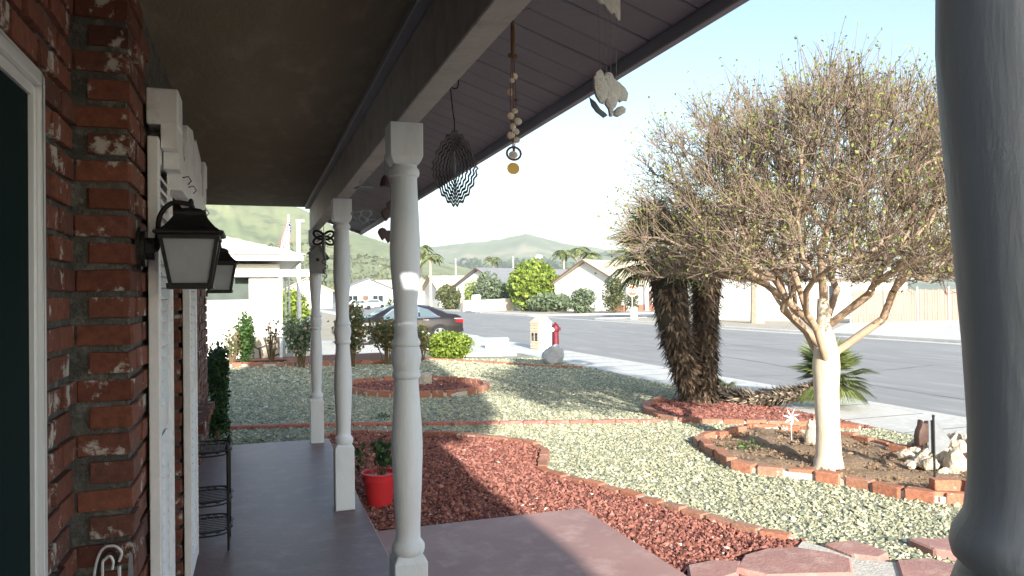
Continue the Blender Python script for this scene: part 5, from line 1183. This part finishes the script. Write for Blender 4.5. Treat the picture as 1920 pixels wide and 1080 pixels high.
# ================================================================== HOUSES
def shingles(root, par, a, b, c, d, m, rows, cols, th=.012):
    """roof plane a-b eave, c above b, d above a : rows of separate shingle strips joined as one part"""
    a, b, c, d = map(Vector, (a,b,c,d)); nrm = (b-a).cross(d-a).normalized()
    if nrm.z < 0: nrm = -nrm
    mb = MB()
    for r in range(rows):
        f0, f1 = r/rows, (r+1)/rows+.3/rows
        p0, p1 = a.lerp(d,f0), b.lerp(c,f0); q0, q1 = a.lerp(d,min(f1,1)), b.lerp(c,min(f1,1)); L = (p1-p0).length; n = max(1,int(cols*L/(b-a).length)); sh = random.random()/n
        for k in range(n):
            t0, t1 = max(0,k/n+sh-.0), min(1,(k+1)/n+sh-.03/n)
            if t0 >= 1: continue
            o1 = nrm*(th*random.uniform(1.2,2.4)); o2 = nrm*.004
            vs = [p0.lerp(p1,t0)+o1,p0.lerp(p1,t1)+o1,q0.lerp(q1,t1)+o2,q0.lerp(q1,t0)+o2]; vs += [p0.lerp(p1,t0)+o2,p0.lerp(p1,t1)+o2]; mb.add(vs,[(0,1,2,3),(4,5,1,0)])
    return stuff(mb.build('shingles', m, par))
# ---- cream neighbour house beyond the gravel
DN = 20.3; W0 = P(525, 600, DN); ny = W0.y; wx = W0.x
def nz(py): return 1.5+(560-py)/FPX*DN
def nx_(px): return P(px, 560, DN).x
nb = thing('cream_house', (wx-3,ny,-.2), 'cream stucco neighbour house with a pale shingle hip roof and stone veneer foot', 'house')
wl_, wr_ = nx_(375), nx_(467)                   # recessed window panel
MB().box(-9,wl_,ny,ny+9,-.4,nz(496)).box(wl_,wr_,ny,ny+9,-.4,nz(562)).box(wl_,wr_,ny,ny+9,nz(512),nz(496)).box(wr_,wx,ny,ny+9,-.4,nz(496)).build('wall', stucco, nb)
wnb = MB().box(wl_,wr_,ny+.35,ny+.4,nz(562),nz(512)).build('window', mat('window_screen',(.085,.11,.095),(.065,.085,.075),4), nb)
MB().box(wl_,wr_,ny-.04,ny+.34,nz(564)-.03,nz(562)).build('window_sill', stucco, wnb)
ez = nz(490); ex_ = nx_(568); ey = ny-.55
MB().box(-9.6,ex_,ey,ey+.03,ez-.02,ez+.14).box(ex_-.03,ex_,ey+.03,ny+9,ez-.02,ez+.14).build('fascia', white_paint, nb)
MB().box(-9.6,ex_-.03,ey+.03,ny+9,ez+.02,ez+.045).build('soffit', stucco, nb)
rz_ = nz(425); rdx = 5.2
rf = MB().add([(-9.7,ey-.05,ez+.14),(ex_+.05,ey-.05,ez+.14),(ex_-rdx,ey+rdx,ez+.14+rdx*.30),(-9.7,ey+rdx,ez+.14+rdx*.30),(ex_+.05,ny+9,ez+.14),(ex_-rdx,ny+6,ez+.14+rdx*.30)],[(0,1,2,3),(1,4,5,2)]).build('roof', roof_white, nb)
shingles(nb, rf, (-9.7,ey-.05,ez+.141),(ex_+.05,ey-.05,ez+.141),(ex_-rdx,ey+rdx,ez+.141+rdx*.30),(-9.7,ey+rdx,ez+.141+rdx*.30), roof_white, 16, 44, .016)
bx0, bx1 = nx_(438), nx_(584)
MB().box(bx0,bx1,ny-.14,ny-.02,nz(520),nz(506)).build('beam', white_paint, nb)
MB().tube([(wx+.02,ny-.1,nz(506)),(wx+.02,ny-.1,-.1),(wx+.12,ny-.2,-.22)],.045,6).build('downspout', white_paint, nb)
# stone veneer: flat irregular stones proud of the wall
stn = MB().box(nx_(474),wx+.0,ny-.06,ny-.003,-.4,nz(632)).build('stone_veneer', mortar, nb)
sm = mat('veneer_stone', (.44,.39,.30), (.36,.31,.24), 5, .9, .5, 30)
polys = [[(476,634),(492,632),(497,646),(482,652),(475,645)],[(496,632),(514,633),(516,642),(500,647)],[(475,650),(484,655),(486,672),(476,676)],[(487,653),(500,650),(503,668),(490,676)],[(503,648),(520,644),(523,662),(507,668)],[(507,671),(523,666),(524,686),(508,690)],[(476,679),(488,678),(504,672),(504,690),(477,691)]]
for q in polys: MB().prism([(nx_(a),ny-.062,nz(b)) for a,b in q],(0,-.03,0)).build('stone', sm, stn, bevel=.006)

# ---- street houses: gable end, eaves, windows, door
def gable_house(x0, x1, y0, y1, ez, rz, wall_m, roof_m, label, axis='x', windows=(), door=None, trim=brown_trim, chimney=None, over=.6, name='street_house'):
    h = thing(name, ((x0+x1)/2,y0,-.3), label, 'house'); 
    if axis == 'x':
        ym = (y0+y1)/2; MB().prism([(x0,y0,-.5),(x0,y0,ez),(x0,ym,rz-.12),(x0,y1,ez),(x0,y1,-.5)],(x1-x0,0,0)).build('wall', wall_m, h)
        sl = (rz-ez)/((y1-y0)/2); f = [(x0-over,y0-over,ez-sl*over),(x0-over,ym,rz),(x0-over,ym,rz+.15),(x0-over,y0-over,ez-sl*over+.15)]; g = [(x0-over,y1+over,ez-sl*over),(x0-over,ym,rz),(x0-over,ym,rz+.15),(x0-over,y1+over,ez-sl*over+.15)]
        r = MB().prism(f,(x1-x0+2*over,0,0)).prism(g,(x1-x0+2*over,0,0)).build('roof', roof_m, h)
        bg_ = MB()
        for q in (f, g): bg_.prism([(a-.05,b,c-.02) for a,b,c in q],(.045,0,0))
        bg_.build('barge_board', trim, r)
        for k in range(12):
            t = k/12; MB().box(x0-over,x1+over,y0-over+(ym-y0+over)*t,y0-over+(ym-y0+over)*t+.06,ez-sl*over+.15+(rz-ez+sl*over)*t,ez-sl*over+.19+(rz-ez+sl*over)*t).build('shingle_course', roof_m, r)
    else:
        xm = (x0+x1)/2; MB().prism([(x0,y0,-.5),(x0,y0,ez),(xm,y0,rz-.12),(x1,y0,ez),(x1,y0,-.5)],(0,y1-y0,0)).build('wall', wall_m, h)
        sl = (rz-ez)/((x1-x0)/2); f = [(x0-over,y0-over,ez-sl*over),(xm,y0-over,rz),(xm,y0-over,rz+.15),(x0-over,y0-over,ez-sl*over+.15)]; g = [(x1+over,y0-over,ez-sl*over),(xm,y0-over,rz),(xm,y0-over,rz+.15),(x1+over,y0-over,ez-sl*over+.15)]
        r = MB().prism(f,(0,y1-y0+2*over,0)).prism(g,(0,y1-y0+2*over,0)).build('roof', roof_m, h)
    for a, b, z0, z1 in windows:
        w_ = MB().box(a,b,y0-.03,y0-.005,z0,z1).build('window', glass_dark, h); MB().box(a-.1,b+.1,y0-.06,y0-.032,z0-.1,z0).box(a-.1,b+.1,y0-.06,y0-.032,z1,z1+.1).box(a-.1,a,y0-.06,y0-.032,z0,z1).box(b,b+.1,y0-.06,y0-.032,z0,z1).box((a+b)/2-.04,(a+b)/2+.04,y0-.055,y0-.032,z0,z1).build('frame', white_paint, w_)
    if door: MB().box(door[0],door[1],y0-.05,y0-.005,-.3,1.8).build('door', brown_trim, h)
    if chimney: MB().box(chimney[0],chimney[0]+1.2,chimney[1],chimney[1]+.9,ez,rz+.7).build('chimney', white_wall, r)
    return h
hA = gable_house(34.8,56,73.2,83,2.75,5.15,white_wall,roof_tan,'white house with a broad tan shingle roof and brick porch behind the stop sign','x',[(41,43,.4,1.9),(46.5,49,.4,1.9)],(38.6,39.8))
hA.rotation_euler.z = radians(22)
for xx in (35.0,38.0,41.9,45.5): MB().box(xx,xx+.28,72.4,72.68,-.4,2.5).build('porch_post', white_paint, hA)
MB().box(34.74,34.79,73.1,74.6,-.4,2.5).build('brick_panel', red_brick_far, hA); MB().box(34.9,50,73.0,73.18,-.4,.35).build('brick_skirt', red_brick_far, hA)
hB = gable_house(28.4,46,91,101,2.7,5.0,white_wall,roof_grey,'white gabled house with a grey shingle roof and a rooftop cooler','x',[(33,35,.6,1.9),(38,40,.6,1.9)],(36,37))
hB.rotation_euler.z = radians(22)
c = Vector((36.5,94.2,4.3)); MB().box(c.x-.9,c.x+.9,c.y-.7,c.y+.7,3.8,5.4).build('rooftop_cooler', vent_white, hB); MB().box(c.x+.95,c.x+1.9,c.y-.5,c.y+.5,4.0,5.3).build('cooler_duct', glass_dark, hB)
gable_house(27.5,42,116,127,2.7,4.8,white_wall,roof_tan,'farther white house with a tan roof beside the palm pair','x',[(31,33,.6,1.8)],(35,36))
hC = gable_house(30.5,47,40.5,50,2.6,4.6,white_wall,roof_white,'white house with a pale roof behind the tan board fence','x',[(33.5,35.5,.5,1.9)],None); hC.rotation_euler.z = radians(22)
gable_house(15,27,150,162,2.7,5.2,white_wall,roof_grey,'distant white house with a grey gable facing down the street','y',[(17,19,.5,1.8),(22,24,.5,1.8)],(20,21))
gable_house(4,13,138,150,2.7,5.0,white_wall,roof_tan,'distant pale house at the end of the street, left of the grey gable','y',[(6,8,.5,1.8)],(9.5,10.5))
gable_house(-7,1,96,108,2.6,4.8,stucco,roof_white,'pale house far along the near side of the street','y',[(-4.5,-2.5,.5,1.8)],None)
gable_house(27,40,170,182,2.8,5.4,white_wall,roof_tan,'last white house with a tan roof under the green hill','x',[(30,33,.5,1.8)],None)
# low garden wall of the grey-roofed house
g0, g1 = FBp(868,576,88), FBp(962,577,88)
lw = thing('garden_wall', tuple(g0), 'low tan garden wall in front of the grey-roofed house', 'wall'); MB().prism([g0-Vector((0,0,.2)),g1-Vector((0,0,.2)),g1+Vector((0,0,1.35)),g0+Vector((0,0,1.1))],(0,.3,0)).build('panel', mat('tan_wall',(.52,.44,.33),(.46,.38,.29),2), lw); MB().prism([g0+Vector((0,-.05,1.1)),g1+Vector((0,-.05,1.35)),g1+Vector((0,-.05,1.43)),g0+Vector((0,-.05,1.18))],(0,.4,0)).build('coping', white_wall, lw)
# board fence across the street
f0, f1 = Vector((31.0,33.0,-.26)), Vector((43.5,33.0,-.26)); fn = thing('board_fence', tuple(f0), 'tan vertical board fence with steel posts across the street', 'fence')
L = (f1-f0).length; nb_ = int(L/.19); bme = None
for k in range(nb_):
    xx = f0.x+(k+.5)*L/nb_
    if bme is None: t = MB().box(-.088,.088,-.012,.012,0,1.0).build('src', wood_fence, bevel=.006); bme = t.data; bpy.data.objects.remove(t)
    link('board', bme, fn, (xx, 33.0+random.gauss(0,.006), -.27), (0,0,random.gauss(0,.02)), (1,1,1.82+random.gauss(0,.02)))
for k in range(6): MB().tube([(f0.x+k*2.4,32.95,-.35),(f0.x+k*2.4,32.95,1.72)],.05,8).build('post', galv, fn)
for z_ in (.1,1.25): MB().box(f0.x,f1.x,33.02,33.07,z_,z_+.09).build('rail', wood_fence, fn)

# ---- unseen blocker added as a tree, its crown shaped to shade the gravel
tt = thing('added_shade_tree', (-1.9,-10,-.2), 'unseen tree-shaped blocker added behind the camera to shade the gravel', 'tree')
q = RNG.uniform(-1,1,(26000,3)); q = q[(np.abs(q)**4).sum(1) < 1]; pts = np.array((-.95,-10.0,8.98))+q*np.array((2.2,1.0,2.55)); leaves('crown', pts, .13, leaf_dark, tt, .7)
MB().tube([(-1.9,-10,-.3),(-1.6,-10,4),(-1.2,-10,8.5)],[.32,.25,.1],10).build('trunk', bark_brown, tt)

# ---- the air between here and the hills
hz = MB().box(-1500,1900,-400,2300,-1.6,175).build('haze', None or white_paint); hz['kind'] = 'stuff'; hz['label'] = 'thin pale haze over the valley'; hz['category'] = 'haze'
hm = bpy.data.materials.new('haze'); hm.use_nodes = True; hn = hm.node_tree; hn.nodes.remove(hn.nodes['Principled BSDF'])
pv = hn.nodes.new('ShaderNodeVolumePrincipled'); pv.inputs['Color'].default_value = (.93,.96,1,1); pv.inputs['Density'].default_value = .0003; pv.inputs['Anisotropy'].default_value = 0
hn.links.new(pv.outputs[0], hn.nodes['Material Output'].inputs['Volume']); hz.data.materials.clear(); hz.data.materials.append(hm)
